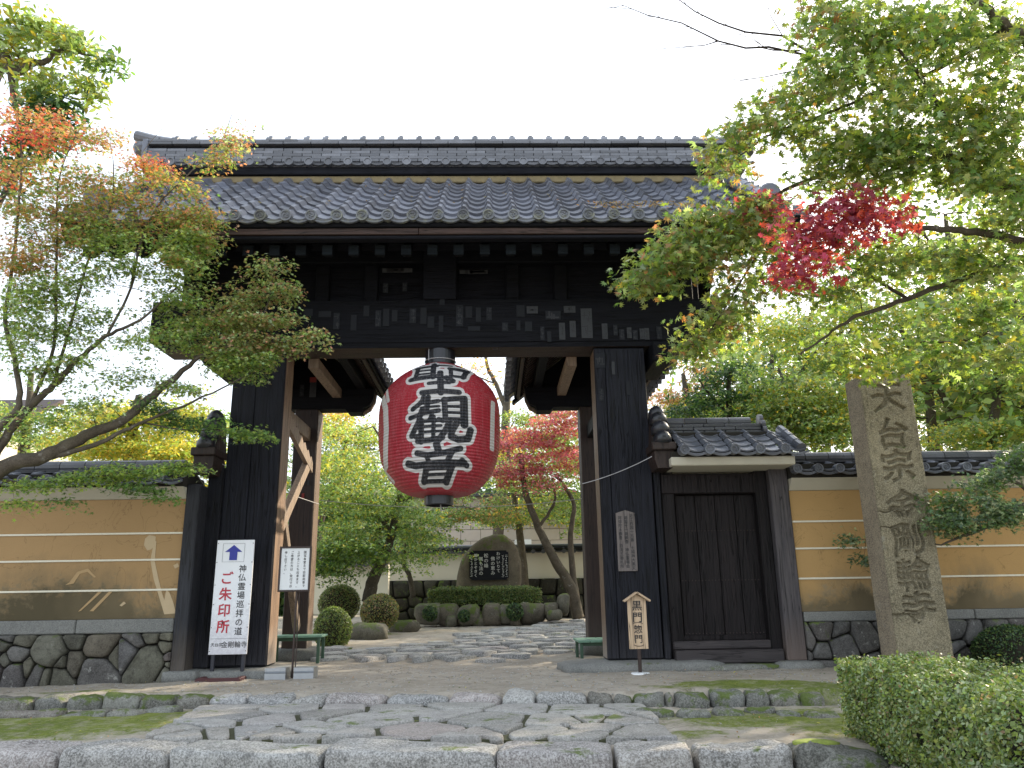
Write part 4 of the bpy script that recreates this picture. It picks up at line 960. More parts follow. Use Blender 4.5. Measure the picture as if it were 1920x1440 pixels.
for k in range(4): link('ridge_roll_tile', mm, SG, (2.98+.29*k, .06, 2.875))
b = MB()
for (zc, yc, r) in ((2.90, .06, .072), (2.82, -.03, .06), (2.74, -.06, .06)): b.tube([(4.10, yc, zc), (4.15, yc, zc)], r, 14)
b.build('ridge_end_tile', M_tile_w, SG)
b = MB(); b.bar((3.55, -.01, 2.40), (3.55, .0, 2.70), 1.3, .3, up=(0, 1, 0)); b.build('roof_core', M_dark_gap, SG)
# ================================================================= SIGNS
def vsign():
    sg = empty('standing_sign', (-2.42, -.3, -.12), 'tall white standing sign with blue arrow and red writing before the left pillar', 'sign')
    k = U(436, 1120, Y=-.28); Y = -.28
    p0 = U(390, 1228, Y=Y); p1 = U(462, 1228, Y=Y); q0 = U(407, 1013, Y=Y); q1 = U(478, 1013, Y=Y)
    x0, x1, z0, z1 = p0.x, p1.x, p0.z, q0.z; L = lambda u, v: (x0+(x1-x0)*u, z0+(z1-z0)*v)
    box('sign_panel', M_signw, sg, x0, x1, Y, Y+.02, z0, z1, ch=.003)
    yl = Y-.003
    b = MB(); ax, az = L(.46, .885)
    b.prism([(ax-.045, az-.085), (ax+.045, az-.085), (ax+.045, az+.01), (ax+.1, az+.01), (ax, az+.09), (ax-.1, az+.01), (ax-.045, az+.01)], yl-.002, yl); b.build('arrow', M_blue, sg)
    b = MB(); 
    for (a, c, d, e) in ((-.125, .125, .105, .107), (-.125, .125, -.105, -.103), (-.127, -.125, -.105, .107), (.125, .127, -.105, .107)): b.box(ax+a, ax+c, yl, yl+.001, az+d, az+e, ch=0)
    b.build('arrow_frame_line', M_slip, sg)
    H = z1-z0
    x, z = L(.74, .47); lettering('神仏霊場巡拝の道', H*.0715, (x, yl, z), M_ink, sg, .0008, line=1.09)
    x, z = L(.33, .45); lettering('ご朱印所', H*.118, (x, yl, z), M_red, sg, .003, line=1.19)
    x, z = L(.20, .085); lettering('天台宗', .045, (x, yl, z), M_ink, sg, .0002, vertical=False)
    x, z = L(.66, .085); lettering('金剛輪寺', .074, (x, yl, z), M_ink, sg, .0003, vertical=False)
    b = MB(); x, z = L(.5, .135); b.box(x0+.01, x1-.01, yl, yl+.001, z-.001, z+.001, ch=0); b.build('thin_line', M_slip, sg)
    b = MB()
    for u in (.03, .97):
        for v in (.03, .23, .43, .6, .8, .97): x, z = L(u, v); b.lathe([(.001, -.004), (.005, -.003), (.006, 0)], (x, Y, z), 6, 'Y')
    b.build('nails', M_brownmetal, sg, kind='stuff')
    for xx in (x0+.045, x1-.045): box('leg', M_legblue, sg, xx-.022, xx+.022, Y+.021, Y+.06, -.10, z0+.5)
    yb0, yb1 = -.52, -.12
    for nm in (1,):
        box('base_bar', M_maroon, sg, x0-.04, x1+.02, yb0, yb0+.05, -.13, -.07); box('base_bar', M_maroon, sg, x0-.04, x1+.02, yb1-.05, yb1, -.13, -.07)
        box('base_bar', M_maroon, sg, x0-.04, x0+.02, yb0+.051, yb1-.051, -.13, -.068); box('base_bar', M_maroon, sg, x1-.04, x1+.02, yb0+.051, yb1-.051, -.13, -.068)
vsign()
def notice():
    Y = -.35; s = empty('notice_stand', (-1.87, Y, -.12), 'brown framed notice on a thin pole weighted with two grey metal blocks', 'sign')
    a = U(520, 1110, Y=Y); b_ = U(577, 1024, Y=Y); x0, x1, z0, z1 = a.x, b_.x-.0, a.z, b_.z
    x1 = x0+.37
    box('notice_panel', M_paper, s, x0+.02, x1-.02, Y, Y+.012, z0+.02, z1-.02, ch=0)
    for (p, q, r, t) in ((x0, x1, z1-.022, z1), (x0, x1, z0, z0+.022)): box('frame', M_brownmetal, s, p, q, Y-.012, Y+.02, r, t, ch=.004)
    for (p, q) in ((x0, x0+.022), (x1-.022, x1)): box('frame', M_brownmetal, s, p, q, Y-.0115, Y+.02, z0+.0225, z1-.0225, ch=.004)
    w = x1-x0; cols = ['国宝本堂まで自家用車で', '上がることも出来ます。', 'ご希望の方は、受付でお', '申し出下さい。']
    for i, c in enumerate(cols):
        n = len(c); sz = (z1-z0)*.066; V, P_ = text_mesh('\n'.join(c), sz, .0004, 1.12)
        top = z1-.055; hh = (V[:, 1].max()-V[:, 1].min()); lettering(c, sz, (x0+w*(.80-.2*i), Y-.003, top-hh/2), M_ink, s, .0003, line=1.12)
    xm = (x0+x1)/2+.03
    b = MB(); b.tube([(xm, Y+.03, -.1), (xm, Y+.03, z0+.3)], .012, 8); b.tube([(xm+.03, Y+.035, -.1), (xm+.03, Y+.035, z0+.3)], .007, 6); b.build('pole', M_brownmetal, s)
    b = MB(); b.box(xm-.28, xm+.32, Y-.12, Y+.16, -.125, -.108, ch=.003); b.build('base_plate', M_brownmetal, s)
    for (p, q) in ((xm-.27, xm-.04), (xm+.05, xm+.27)):
        b = MB(); c = [(-.11, -.107), (-.11, -.04), (-.095, -.03), (-.11, -.015), (-.11, .02), (.09, .02), (.12, -.107)]
        vs = [(p, Y+y, z) for y, z in c]+[(q, Y+y, z) for y, z in c]; n = len(c)
        b.add(vs, [tuple(range(n)), tuple(range(2*n-1, n-1, -1))]+[(i, i+n, (i+1) % n+n, (i+1) % n) for i in range(n)]); b.build('weight_block', M_metal_w, s)
notice()
def gatename():
    Y = -.50; s = empty('wooden_name_sign', (2.3, Y, -.12), 'small pale wooden sign with a little roof on a post at the right pillar', 'sign')
    a = U(1181, 1217, Y=Y); b_ = U(1216, 1217, Y=Y); c = U(1175, 1125, Y=Y); x0 = (a.x); x1 = b_.x; z0 = a.z; z1 = c.z
    b = MB(); xm = (x0+x1)/2; b.prism([(x0, z0), (x1, z0), (x1, z1), (xm, z1+.06), (x0, z1)], Y, Y+.03); b.build('sign_board', M_signwood, s)
    b = MB(); b.bar((x0-.045, Y-.01, z1-.015), (xm, Y-.01, z1+.082), .1, .022, up=(0, .0, 1)); b.build('sign_roof', M_signwood, s)
    b = MB(); b.bar((x1+.045, Y-.01, z1-.015), (xm, Y-.01, z1+.082), .1, .0221, up=(0, .0, 1)); b.build('sign_roof', M_signwood, s)
    lettering('黒門', (z1-z0)*.22, (xm, Y-.003, z0+(z1-z0)*.76), M_ink, s, .0016, line=1.08)
    V = [('︵', .64)]
    lettering('惣門', (z1-z0)*.185, (xm, Y-.003, z0+(z1-z0)*.30), M_ink, s, .001, line=1.06)
    for zz1, sg_ in ((z0+(z1-z0)*.505, 1), (z0+(z1-z0)*.09, -1)):
        b = MB(); b.tube([(xm+.055*math.cos(t), Y-.004, zz1+sg_*.018*math.sin(t)) for t in np.linspace(0, PI, 9)], .0035, 4); b.build('bracket_mark', M_ink, s)
    box('post', M_brownmetal, s, xm-.02, xm+.02, Y+.001, Y+.028, -.12, z0-.002); b = MB(); b.lathe([(.001, -.092), (.10, -.095), (.115, -.12)], (xm, Y+.015, 0), 16); b.build('concrete_foot', M_paper, s)
gatename()
def tablet():
    Y = -.045; s = empty('inscribed_board', (2.28, Y, 1.1), 'grey weathered board with brushed writing nailed to the right pillar', 'board')
    a = U(1160, 1071, Y=Y); x0 = 2.115; x1 = 2.345; z0 = a.z; z1 = U(1160, 962, Y=Y).z
    a0 = U(1160, 1071, Y=Y).x; a1 = U(1196, 1071, Y=Y).x; x0, x1 = a0, a1; xm = (x0+x1)/2
    b = MB(); b.prism([(x0, z0), (x1, z0), (x1, z1), (xm, z1+.035), (x0, z1)], Y, Y+.026); b.build('board_panel', M_board, s)
    for i, c in enumerate(['近江西国十五番　七福神大黒天', '湖国十一面観音　神仏霊場会', '阿弥陀大観音　百済五番札所']):
        lettering(c, (z1-z0)*.068, (x1-(x1-x0)*(.2+.3*i), Y-.003, (z0+z1)/2), M_ink, s, .0004, line=1.02)
tablet()
# ================================================================= BENCHES
def bench(X0, X1, Y0, Y1, zt, label):
    s = empty('bench', ((X0+X1)/2, (Y0+Y1)/2, -.09), label, 'bench', 'green benches inside the gate opening')
    long_y = (Y1-Y0) > (X1-X0)
    n = 3
    for k in range(n):
        if long_y: w = (X1-X0)/n; box('seat_slat', M_green, s, X0+k*w+.004, X0+(k+1)*w-.004, Y0, Y1, zt-.03, zt, ch=.005)
        else: w = (Y1-Y0)/n; box('seat_slat', M_green, s, X0, X1, Y0+k*w+.004, Y0+(k+1)*w-.004, zt-.03, zt, ch=.005)
    for x in (X0+.05, X1-.05):
        for y in (Y0+.05, Y1-.05): box('leg', M_greend, s, x-.02, x+.02, y-.02, y+.02, ipz(x, y)-.01, zt-.032, ch=.004)
    box('rail', M_greend, s, X0+.03, X1-.03, Y0+.07, Y0+.09, zt-.075, zt-.034, ch=.003); box('rail', M_greend, s, X0+.03, X1-.03, Y1-.09, Y1-.07, zt-.075, zt-.034, ch=.003)
zt = U(560, 1190, Y=2.9).z
a = U(500, 1195, Y=2.7); c = U(612, 1190, Y=2.9)
a = U(505, 1198, Y=1.5); c = U(612, 1191, Y=1.75); bench(a.x-.02, c.x, 1.45, 1.85, U(560, 1190, Y=1.7).z, 'long worn green bench behind the white notice and the left pillar')
a = U(1080, 1195, Y=1.3); c = U(1127, 1190, Y=1.3)
bench(a.x, a.x+.48, 1.05, 1.75, .17, 'short green bench seen end on against the inside of the right pillar')
# ================================================================= STONE PILLAR MONUMENT
def _groove(m):
    n = m.node_tree; b = n.nodes['Principled BSDF']; src = b.inputs['Base Color'].links[0].from_socket
    a = N(n, 'ShaderNodeAttribute', attribute_name='carve').outputs['Fac']
    n.links.new(mix(n, ramp(n, a, [(.016, 0.), (.03, .35)]), src, (.04, .034, .02)), b.inputs['Base Color'])
_groove(M_monument)
def monument():
    x0, x1, yf, yb, z0, z1 = 4.93, 5.53, -1.1, -.72, -.2, 3.16
    s = empty('stone_pillar', ((x0+x1)/2, -.9, z0), 'tall square stone pillar carved with the temple name rising behind the hedge', 'monument')
    nx_, nz_ = 110, 560; X, Z = np.meshgrid(np.linspace(x0, x1, nx_), np.linspace(z0, z1, nz_))
    dep = np.zeros_like(X); u = (X-x0)/(x1-x0)
    # border grooves
    for g in (.075, .925): dep += .008*np.exp(-((u-g)/.012)**2)
    field = (u > .075) & (u < .925)
    dep += field*.006
    # carved characters from glyph outlines
    ch = '天台宗金剛輪寺'; cz = [U(1668, 745, Y=yf).z, U(1672, 812, Y=yf).z, U(1677, 872, Y=yf).z, U(1688, 945, Y=yf).z, U(1700, 1010, Y=yf).z, U(1712, 1075, Y=yf).z, U(1722, 1140, Y=yf).z]
    for c, zc in zip(ch, cz):
        V, P = text_mesh(c, .37, .004, 1, 3); V = V-(V.min(0)+V.max(0))/2
        V[:, 0] *= 1.05; V[:, 1] += V[:, 0]*.10
        sel = (np.abs(Z-zc) < .23); xs_, zs_ = X[sel]-(x0+x1)/2, Z[sel]-zc
        # boundary edges
        cnt = {}
        for p in P:
            for i in range(len(p)):
                e = tuple(sorted((p[i], p[(i+1) % len(p)]))); cnt[e] = cnt.get(e, 0)+1
        E_ = np.array([e for e, k in cnt.items() if k == 1]); A_ = V[E_[:, 0]]; B_ = V[E_[:, 1]]
        inside = np.zeros(xs_.shape, bool); d2 = np.full(xs_.shape, 1e9)
        wob = .012*np.sin(zs_*23+zc*9); xq = xs_+wob; zq = zs_+.01*np.sin(xs_*31+zc*5)
        for a, b_ in zip(A_, B_):
            e = b_-a; t = np.clip(((xq-a[0])*e[0]+(zq-a[1])*e[1])/max(1e-12, e@e), 0, 1)
            d2 = np.minimum(d2, (xq-a[0]-t*e[0])**2+(zq-a[1]-t*e[1])**2)
            cond = ((a[1] > zq) != (b_[1] > zq))
            with np.errstate(divide='ignore', invalid='ignore'): xi = a[0]+(zq-a[1])*(b_[0]-a[0])/(b_[1]-a[1])
            inside ^= cond & (xq < xi)
        d = np.sqrt(d2)*np.where(inside, 1, -1)
        dep[sel] += np.clip((d+.007)/.010, 0, 1)*.030
    dep += (_noise2(X, Z, 9, 5)-.5)*.010+(_noise2(X, Z, 28, 6)-.5)*.006
    e = np.minimum(np.minimum(u, 1-u)*(x1-x0), .02)/.02; dep += (1-e)**2*.02
    Yf = yf+dep; Zs = Z+np.clip((Z-z1+.02)/.02, 0, 1)*0
    idx = np.arange(nx_*nz_).reshape(nz_, nx_); Fq = np.stack([idx[:-1, :-1], idx[:-1, 1:], idx[1:, 1:], idx[1:, :-1]], -1).reshape(-1, 4)
    V = np.stack([X, Yf, Z], -1).reshape(-1, 3)-np.array([(x0+x1)/2, -.9, z0])
    me = npmesh('carved_face', V, Fq, M_monument, smooth=True)
    q = me.attributes.new('carve', 'FLOAT', 'POINT'); q.data.foreach_set('value', dep.ravel().astype(np.float32))
    link('carved_face', me, s, ((x0+x1)/2, -.9, z0))
    b = MB(); zt_ = z1
    b.add([(x0, yf+.02, z0), (x1, yf+.02, z0), (x1, yb, z0), (x0, yb, z0), (x0, yf+.02, zt_), (x1, yf+.02, zt_), (x1, yb, zt_), (x0, yb, zt_), ((x0+x1)/2-.02, (yf+yb)/2, zt_+.16)],
          [(0, 3, 7, 4), (1, 2, 6, 5), (3, 2, 6, 7), (4, 5, 8), (5, 6, 8), (6, 7, 8), (7, 4, 8)]); o = b.build('pillar_shaft', [M_monside, M_monument], s)
monument()
# ================================================================= LEAVES AND TREES
def maple_template(n=7, near=True):
    if n == 7: ang = [0, 36, -36, 74, -74, 122, -122]; ln = [1., .92, .92, .74, .74, .42, .42]
    elif n == 5: ang = [0, 45, -45, 98, -98]; ln = [1., .88, .88, .6, .6]
    lob = sorted([(math.radians(a), l) for a, l in zip(ang, ln)]); rim = []
    for i, (a, l) in enumerate(lob):
        rim.append((a, l))
        if i < len(lob)-1: a2, l2 = lob[i+1]; rim.append(((a+a2)/2, .36))
    rim.append((PI, .06))
    V = [(0, 0, 0)]+[(l*math.sin(a), l*math.cos(a), -.10*l*l-(.05 if l > .4 else 0)) for a, l in rim]
    k = len(rim); Fc = [(0, i+1, (i+1) % k+1) for i in range(k)]
    # recentre on the petiole
    return np.array(V), np.array(Fc)
def oval_template():
    V = np.array([(0, -.5, 0), (.17, -.1, .03), (.15, .3, .02), (0, .62, -.06), (-.15, .3, .02), (-.17, -.1, .03)]); return V, np.array([(0, 1, 5), (1, 2, 5), (2, 4, 5), (2, 3, 4)])
def rhomb_template():
    V = np.array([(0, -.5, 0), (.32, 0, .05), (0, .55, 0), (-.32, 0, .05)]); return V, np.array([(0, 1, 2), (0, 2, 3)])
def _t3():
    V = np.array([(0, 0, 0), (0, 1., -.12), (.30, .42, 0), (.85, .42, -.12), (.12, -.02, 0), (-.12, -.02, 0), (-.85, .42, -.12), (-.30, .42, 0)])
    return V, np.array([(0, 2, 1), (0, 1, 7), (0, 3, 2), (0, 4, 3), (0, 7, 6), (0, 6, 5)])
T3 = _t3(); T7 = maple_template(7); T5 = maple_template(5); TO = oval_template(); TR = rhomb_template()
def rot_frames(n, nrm, spread, r):
    """random frames whose z axis scatters about nrm (k,3)"""
    z = nrm+r.normal(0, spread, (n, 3)); z /= np.linalg.norm(z, axis=1)[:, None]
    a = r.normal(0, 1, (n, 3)); x = np.cross(a, z); x /= np.linalg.norm(x, axis=1)[:, None]
    y = np.cross(z, x); return np.stack([x, y, z], 2)
PAL = dict(green=(.10, .162, .046), dgreen=(.028, .068, .026), lime=(.215, .272, .058), yellow=(.42, .34, .055), olive=(.20, .215, .075), orange=(.38, .18, .08), brown=(.27, .175, .095), red=(.38, .06, .045), crimson=(.26, .035, .075), blue=(.095, .155, .085), pink=(.36, .16, .12), pale=(.27, .34, .18), rose=(.40, .10, .15))
def leaves_arrays(pos, nrm, size, cols, tmpl, r, spread=.55):
    n = len(pos); Fm = rot_frames(n, nrm, spread, r); V0, F0 = tmpl; k = len(V0)
    sz = size*r.uniform(.65, 1.2, n); V = np.einsum('nij,kj->nki', Fm, V0)*sz[:, None, None]+pos[:, None, :]
    Fa = (F0[None]+(np.arange(n)*k)[:, None, None]).reshape(-1, F0.shape[1]); C = np.repeat(cols, k, 0)
    return V.reshape(-1, 3), Fa, C, Fm, sz
def mixcols(spec, n, r):
    keys = list(spec); w = np.array([spec[k] for k in keys], float); w /= w.sum()
    base = np.array([PAL[k] for k in keys])[r.choice(len(keys), n, p=w)]
    return base*r.uniform(.7, 1.35, (n, 1))*r.uniform(.9, 1.1, (n, 3))
LEAFMESH = {}
def tree(name, label, cat, limbs, blobs, leaf=.06, tmpl=T5, per=34, sr=.30, seed=1, group=None, twig=.006, singles=0, barkm=None, spread=.6, droop=.12, flat_=.22, base=None, leafname='leaf', dens=1., trunkname='trunk', crownname='crown', extra_bare=None, limb_sides=7, gain=1.):
    """limbs: list of (points [(px,py,Y)] or world Vectors, r0, r1); blobs: (px,py,rx,ry,Y,dY,colours,nsprays)"""
    r = np.random.default_rng(seed); rd = random.Random(seed)
    W_ = [([U(p[0], p[1], Y=p[2]) if not isinstance(p, Vector) else p for p in L[0]], L[1], L[2]) for L in limbs]
    if base is None: base = W_[0][0][0]
    root = empty(name, base, label, cat, group)
    tb = MB(); nodes = []; nrad = []
    for pts, r0, r1 in W_:
        # smooth polyline with slight wobble
        fine = []
        for i in range(len(pts)-1):
            p0, p1, p2, p3 = pts[max(i-1, 0)], pts[i], pts[i+1], pts[min(i+2, len(pts)-1)]
            for t in np.linspace(0, 1, 7)[:-1]:
                q = .5*((2*p1)+(p2-p0)*t+(2*p0-5*p1+4*p2-p3)*t*t+(-p0+3*p1-3*p2+p3)*t**3)
                fine.append(q+Vector((rd.uniform(-1, 1), rd.uniform(-1, 1), rd.uniform(-1, 1)))*min(.012, r1*1.2))
        fine.append(pts[-1]); m = len(fine)
        rads = [r0+(r1-r0)*i/(m-1) for i in range(m)]; tb.tube(fine, rads, limb_sides)
        nodes += fine; nrad += rads
    tr = tb.build(trunkname, barkm or M_bark, root, smooth=True)
    # sprays
    sp = []; 
    for (px, py, rx, ry, Y, dY, colr, ns) in blobs:
        ns = max(1, int(ns*dens))
        for _ in range(ns):
            a = r.normal(0, .45, 3); a = a/max(1, np.linalg.norm(a)/1.1)
            sp.append((U(px+a[0]*rx, py+a[1]*ry, Y=Y+a[2]*dY), colr))
    Nd = np.array([tuple(p) for p in nodes]); Nr = np.array(nrad)
    d0 = [min(np.linalg.norm(Nd-np.array(s[0]), axis=1)) for s in sp]
    order = np.argsort(d0); tw = MB(); NL = Nd.tolist(); RL = Nr.tolist()
    pos = []; nrm = []; col = []
    for oi in order:
        c, colr = sp[oi]; ca = np.array(c); A_ = np.array(NL); dist = np.linalg.norm(A_-ca, axis=1)+np.maximum(0, (A_[:, 2]-ca[2]))*.4
        j = int(np.argmin(dist)); a = Vector(A_[j]); L = (c-a).length
        mid = (a+c)/2+Vector((rd.uniform(-1, 1), rd.uniform(-1, 1), rd.uniform(-.2, 1)))*L*.12
        r0 = min(RL[j]*.7, twig*(1+L)); pts = [a]+[(a*(1-t)**2+mid*2*t*(1-t)+c*t*t) for t in (.33, .66, 1.)]
        tw.tube(pts, [r0, r0*.8, r0*.65, r0*.45], 4, False)
        for q in pts[1:]: NL.append(list(q)); RL.append(r0*.6)
        out = Vector((c.x-a.x, c.y-a.y, 0)); out = out.normalized() if out.length > 1e-4 else Vector((1, 0, 0))
        n = max(3, int(per*rd.uniform(.7, 1.3))); rr2 = sr*rd.uniform(.7, 1.25)
        th_ = r.uniform(0, 2*PI, n); rad = rr2*np.sqrt(r.uniform(0.02, 1, n))
        P_ = np.stack([np.cos(th_)*rad, np.sin(th_)*rad, r.normal(0, flat_*rr2, n)-droop*(rad/rr2)**2*rr2*2], 1)+ca+np.array(out)*rr2*.35
        pos.append(P_); nn = np.zeros((n, 3)); nn[:, 2] = 1; nn[:, 0] = np.cos(th_)*.35; nn[:, 1] = np.sin(th_)*.35-.25; nrm.append(nn)
        cc = mixcols(colr, n, r)*rd.uniform(.8, 1.2)*gain; col.append(cc)
        for q in range(4):
            k = int(n*rd.random()); e = Vector(P_[k]); tw.tube([c, (c+e)/2+Vector((0, 0, .02)), e], [r0*.4, r0*.3, r0*.2], 3, False)
    if extra_bare:
        for pts, ra, rb in extra_bare:
            ps = [U(*p[:2], Y=p[2]) for p in pts]; n = len(ps); tw.tube(ps, [ra+(rb-ra)*i/(n-1) for i in range(n)], 5, False)
            for i in range(1, n-1):
                for _ in range(2):
                    d = (ps[i+1]-ps[i]); e = ps[i]+d*rd.uniform(.2, 1.); q = e+d.normalized()*rd.uniform(.15, .4)+Vector((rd.uniform(-.2, .2), 0, rd.uniform(-.25, .2))); tw.tube([e, (e+q)/2+Vector((0, 0, .02)), q], [rb*1.1, rb*.8, rb*.5], 3, False)
    if tw.f:
        to = tw.build('twigs', M_barkd, root); to['kind'] = 'stuff'
    pos = np.concatenate(pos); nrm = np.concatenate(nrm); col = np.concatenate(col)
    V, Fa, C, Fm, sz = leaves_arrays(pos, nrm, leaf, col, tmpl, r, spread)
    keep = np.ones(len(pos), bool)
    if singles:
        rel = pos-CP; zc = rel@CF; sx = (rel@CR)/zc*FPX+960; sy = 720-(rel@CU)/zc*FPX
        vis = (zc > 0) & (sx > 0) & (sx < 1920) & (sy > 0) & (sy < 1440); o = np.argsort(np.where(vis, -sz/np.maximum(zc, .1), 1e9))[:singles]
        keep[o] = False
        key = id(tmpl)
        if key not in LEAFMESH:
            me = bpy.data.meshes.new(leafname); me.from_pydata([tuple(v) for v in tmpl[0]], [], [tuple(f) for f in tmpl[1].tolist()]); me.materials.append(M_leafo); LEAFMESH[key] = me
        me = LEAFMESH[key]; bl = WL[root.name]
        for k in o:
            ob = bpy.data.objects.new(leafname, me); COL.objects.link(ob); ob.parent = root
            Mx = Matrix(((*Fm[k][0], pos[k][0]-bl.x), (*Fm[k][1], pos[k][1]-bl.y), (*Fm[k][2], pos[k][2]-bl.z), (0, 0, 0, 1)))
            ob.matrix_local = Mx @ Matrix.Scale(float(sz[k]), 4); ob.color = (*[float(q) for q in col[k]], 1)
    kv = len(tmpl[0]); kf = len(tmpl[1])
    fk = np.repeat(keep, kf); Fa = Fa[fk]
    me = npmesh(crownname, V-np.array(base), Fa, M_leaf, C)
    co = link(crownname, me, root, base); co['kind'] = 'stuff'
    return root
# --- right foreground maple
GY = {'green': 4, 'lime': 3.5, 'pale': 1.5, 'olive': 3, 'yellow': .4}; GO = {'green': 3, 'lime': 3, 'pale': 2, 'olive': 2.5, 'orange': .5, 'brown': 1}; RC = {'crimson': 5, 'red': 3, 'rose': 1}
GB = {'green': 5, 'lime': 2, 'pale': 1.5, 'yellow': .4}
limbsR = [([Vector((6.2, -3.2, -.3)), Vector((6.0, -3.3, 1.2)), Vector((5.6, -3.3, 2.6)), U(1935, 375, Y=-3.4), U(1850, 344, Y=-3.4), U(1786, 297, Y=-3.5), U(1743, 280, Y=-3.6), U(1650, 250, Y=-3.6)], .16, .018),
    ([U(1990, 420, Y=-3.3), U(1935, 95, Y=-4), U(1889, 52, Y=-4.2), U(1812, -10, Y=-4.3), U(1700, -60, Y=-4.3)], .07, .015),
    ([U(1990, 470, Y=-3.2), U(1846, 437, Y=-3.4), U(1764, 430, Y=-3.5), U(1695, 424, Y=-3.6), U(1640, 400, Y=-3.7)], .045, .010),
    ([U(1990, 480, Y=-3.0), U(1920, 486, Y=-3), U(1837, 512, Y=-3), U(1700, 560, Y=-2.9), U(1605, 594, Y=-2.8), U(1562, 620, Y=-2.7), U(1500, 665, Y=-2.6)], .04, .008),
    ([U(1786, 297, Y=-3.5), U(1640, 310, Y=-3.2), U(1510, 340, Y=-3), U(1433, 379, Y=-2.9), U(1340, 420, Y=-2.8), U(1250, 470, Y=-2.7)], .03, .007),
    ([U(1889, 52, Y=-4.2), U(1760, 130, Y=-3.8), U(1650, 170, Y=-3.7), U(1560, 210, Y=-3.5), U(1450, 250, Y=-3.3), U(1390, 290, Y=-3.2)], .022, .006),
    ([U(1700, 560, Y=-2.9), U(1600, 500, Y=-2.8), U(1500, 480, Y=-2.7), U(1430, 470, Y=-2.7), U(1370, 560, Y=-2.6), U(1320, 640, Y=-2.6)], .018, .006),
    ([U(1850, 344, Y=-3.4), U(1760, 200, Y=-3.9), U(1680, 90, Y=-4.), U(1580, 50, Y=-3.9)], .025, .007),
    ([U(1990, 560, Y=-2.6), U(1900, 600, Y=-2.4), U(1800, 640, Y=-2.2), U(1700, 640, Y=-2.2)], .03, .008)]
blobsR = [(1545, 40, 45, 50, -3.9, .3, GO, 11), (1640, 60, 90, 70, -3.9, .5, GY, 26), (1780, 60, 100, 80, -4.1, .5, GY, 26), (1880, 90, 60, 90, -4.1, .5, GY, 18), (1560, 150, 60, 50, -3.7, .4, GY, 14), (1690, 170, 100, 60, -3.8, .5, GY, 24), (1840, 210, 90, 70, -3.8, .5, GY, 26),
    (1480, 180, 30, 25, -3.5, .2, GO, 4), (1430, 225, 45, 30, -3.4, .2, GO, 8), (1370, 265, 35, 30, -3.2, .2, GO, 7), (1365, 310, 22, 35, -3.1, .2, GO, 5), (1500, 240, 60, 35, -3.4, .3, GY, 9), (1590, 270, 70, 45, -3.5, .3, GY, 16), (1700, 270, 90, 50, -3.7, .4, GB, 22), (1840, 310, 90, 60, -3.7, .4, GY, 24), (1900, 400, 40, 70, -3.5, .4, GY, 12),
    (1560, 330, 50, 35, -3.3, .3, GY, 9), (1660, 330, 80, 35, -3.6, .3, GY, 14),
    (1600, 388, 50, 26, -3.75, .12, RC, 10), (1645, 415, 32, 20, -3.75, .12, RC, 6), (1545, 430, 40, 28, -3.8, .12, RC, 9), (1510, 490, 18, 35, -3.8, .08, RC, 6), (1550, 460, 40, 20, -3.75, .1, {'crimson': 3, 'red': 2, 'green': 1}, 5), (1430, 385, 50, 18, -2.85, .12, {'crimson': 4, 'rose': 2, 'green': 1}, 7),
    (1400, 390, 60, 25, -2.85, .2, GO, 9), (1330, 410, 50, 25, -2.8, .2, GO, 10), (1280, 450, 45, 28, -2.75, .15, GO, 11), (1225, 505, 35, 35, -2.7, .12, GO, 10), (1290, 490, 40, 22, -2.75, .15, GO, 8), (1200, 530, 18, 20, -2.7, .1, GY, 3), (1350, 455, 40, 25, -2.75, .15, GO, 8),
    (1420, 450, 50, 40, -2.7, .2, GO, 13), (1390, 520, 35, 35, -2.65, .2, GO, 8), (1480, 500, 50, 40, -2.75, .3, GY, 10), (1345, 600, 35, 30, -2.6, .15, GO, 9), (1310, 650, 22, 28, -2.6, .12, GO, 6), (1370, 565, 25, 25, -2.6, .15, GO, 5),
    (1560, 540, 60, 30, -2.8, .3, GY, 8), (1640, 500, 70, 35, -3., .3, GY, 10), (1750, 480, 90, 40, -3.2, .3, GY, 13), (1860, 480, 70, 50, -3.2, .3, GY, 13), (1640, 690, 60, 22, -2.5, .3, {'lime': 3, 'green': 2, 'yellow': 1}, 8), (1850, 580, 70, 50, -2.6, .3, GY, 15), (1760, 640, 80, 45, -2.3, .3, GY, 13), (1890, 680, 50, 40, -2.4, .3, GY, 10), (1580, 640, 40, 25, -2.5, .2, GY, 4)]
bare = [([(1520, 100, -3.6), (1467, 67, -3.5), (1398, 60, -3.5), (1347, 43, -3.5), (1304, 22, -3.5), (1274, 0, -3.5), (1240, -30, -3.5)], .012, .003),
    ([(1520, 105, -3.6), (1441, 88, -3.5), (1398, 90, -3.5), (1347, 77, -3.5), (1278, 43, -3.5), (1213, 28, -3.5), (1166, 9, -3.5)], .012, .003),
    ([(1347, 77, -3.5), (1320, 85, -3.5), (1282, 88, -3.5), (1226, 93, -3.5)], .006, .002), ([(1500, 130, -3.5), (1430, 145, -3.5), (1390, 150, -3.5), (1335, 146, -3.5)], .006, .002), ([(1467, 67, -3.5), (1445, 30, -3.5), (1435, 0, -3.5)], .005, .002), ([(1500, 95, -3.6), (1450, 94, -3.5), (1420, 88, -3.5)], .009, .004)]
tree('maple_tree', 'green maple with one red bough reaching in from the right over the gate roof', 'tree', limbsR, blobsR, leaf=.064, tmpl=T7, per=25, sr=.25, dens=1.75, seed=21, gain=1.15, singles=300, twig=.0045, spread=.85, extra_bare=bare, flat_=.22, leafname='maple_leaf')
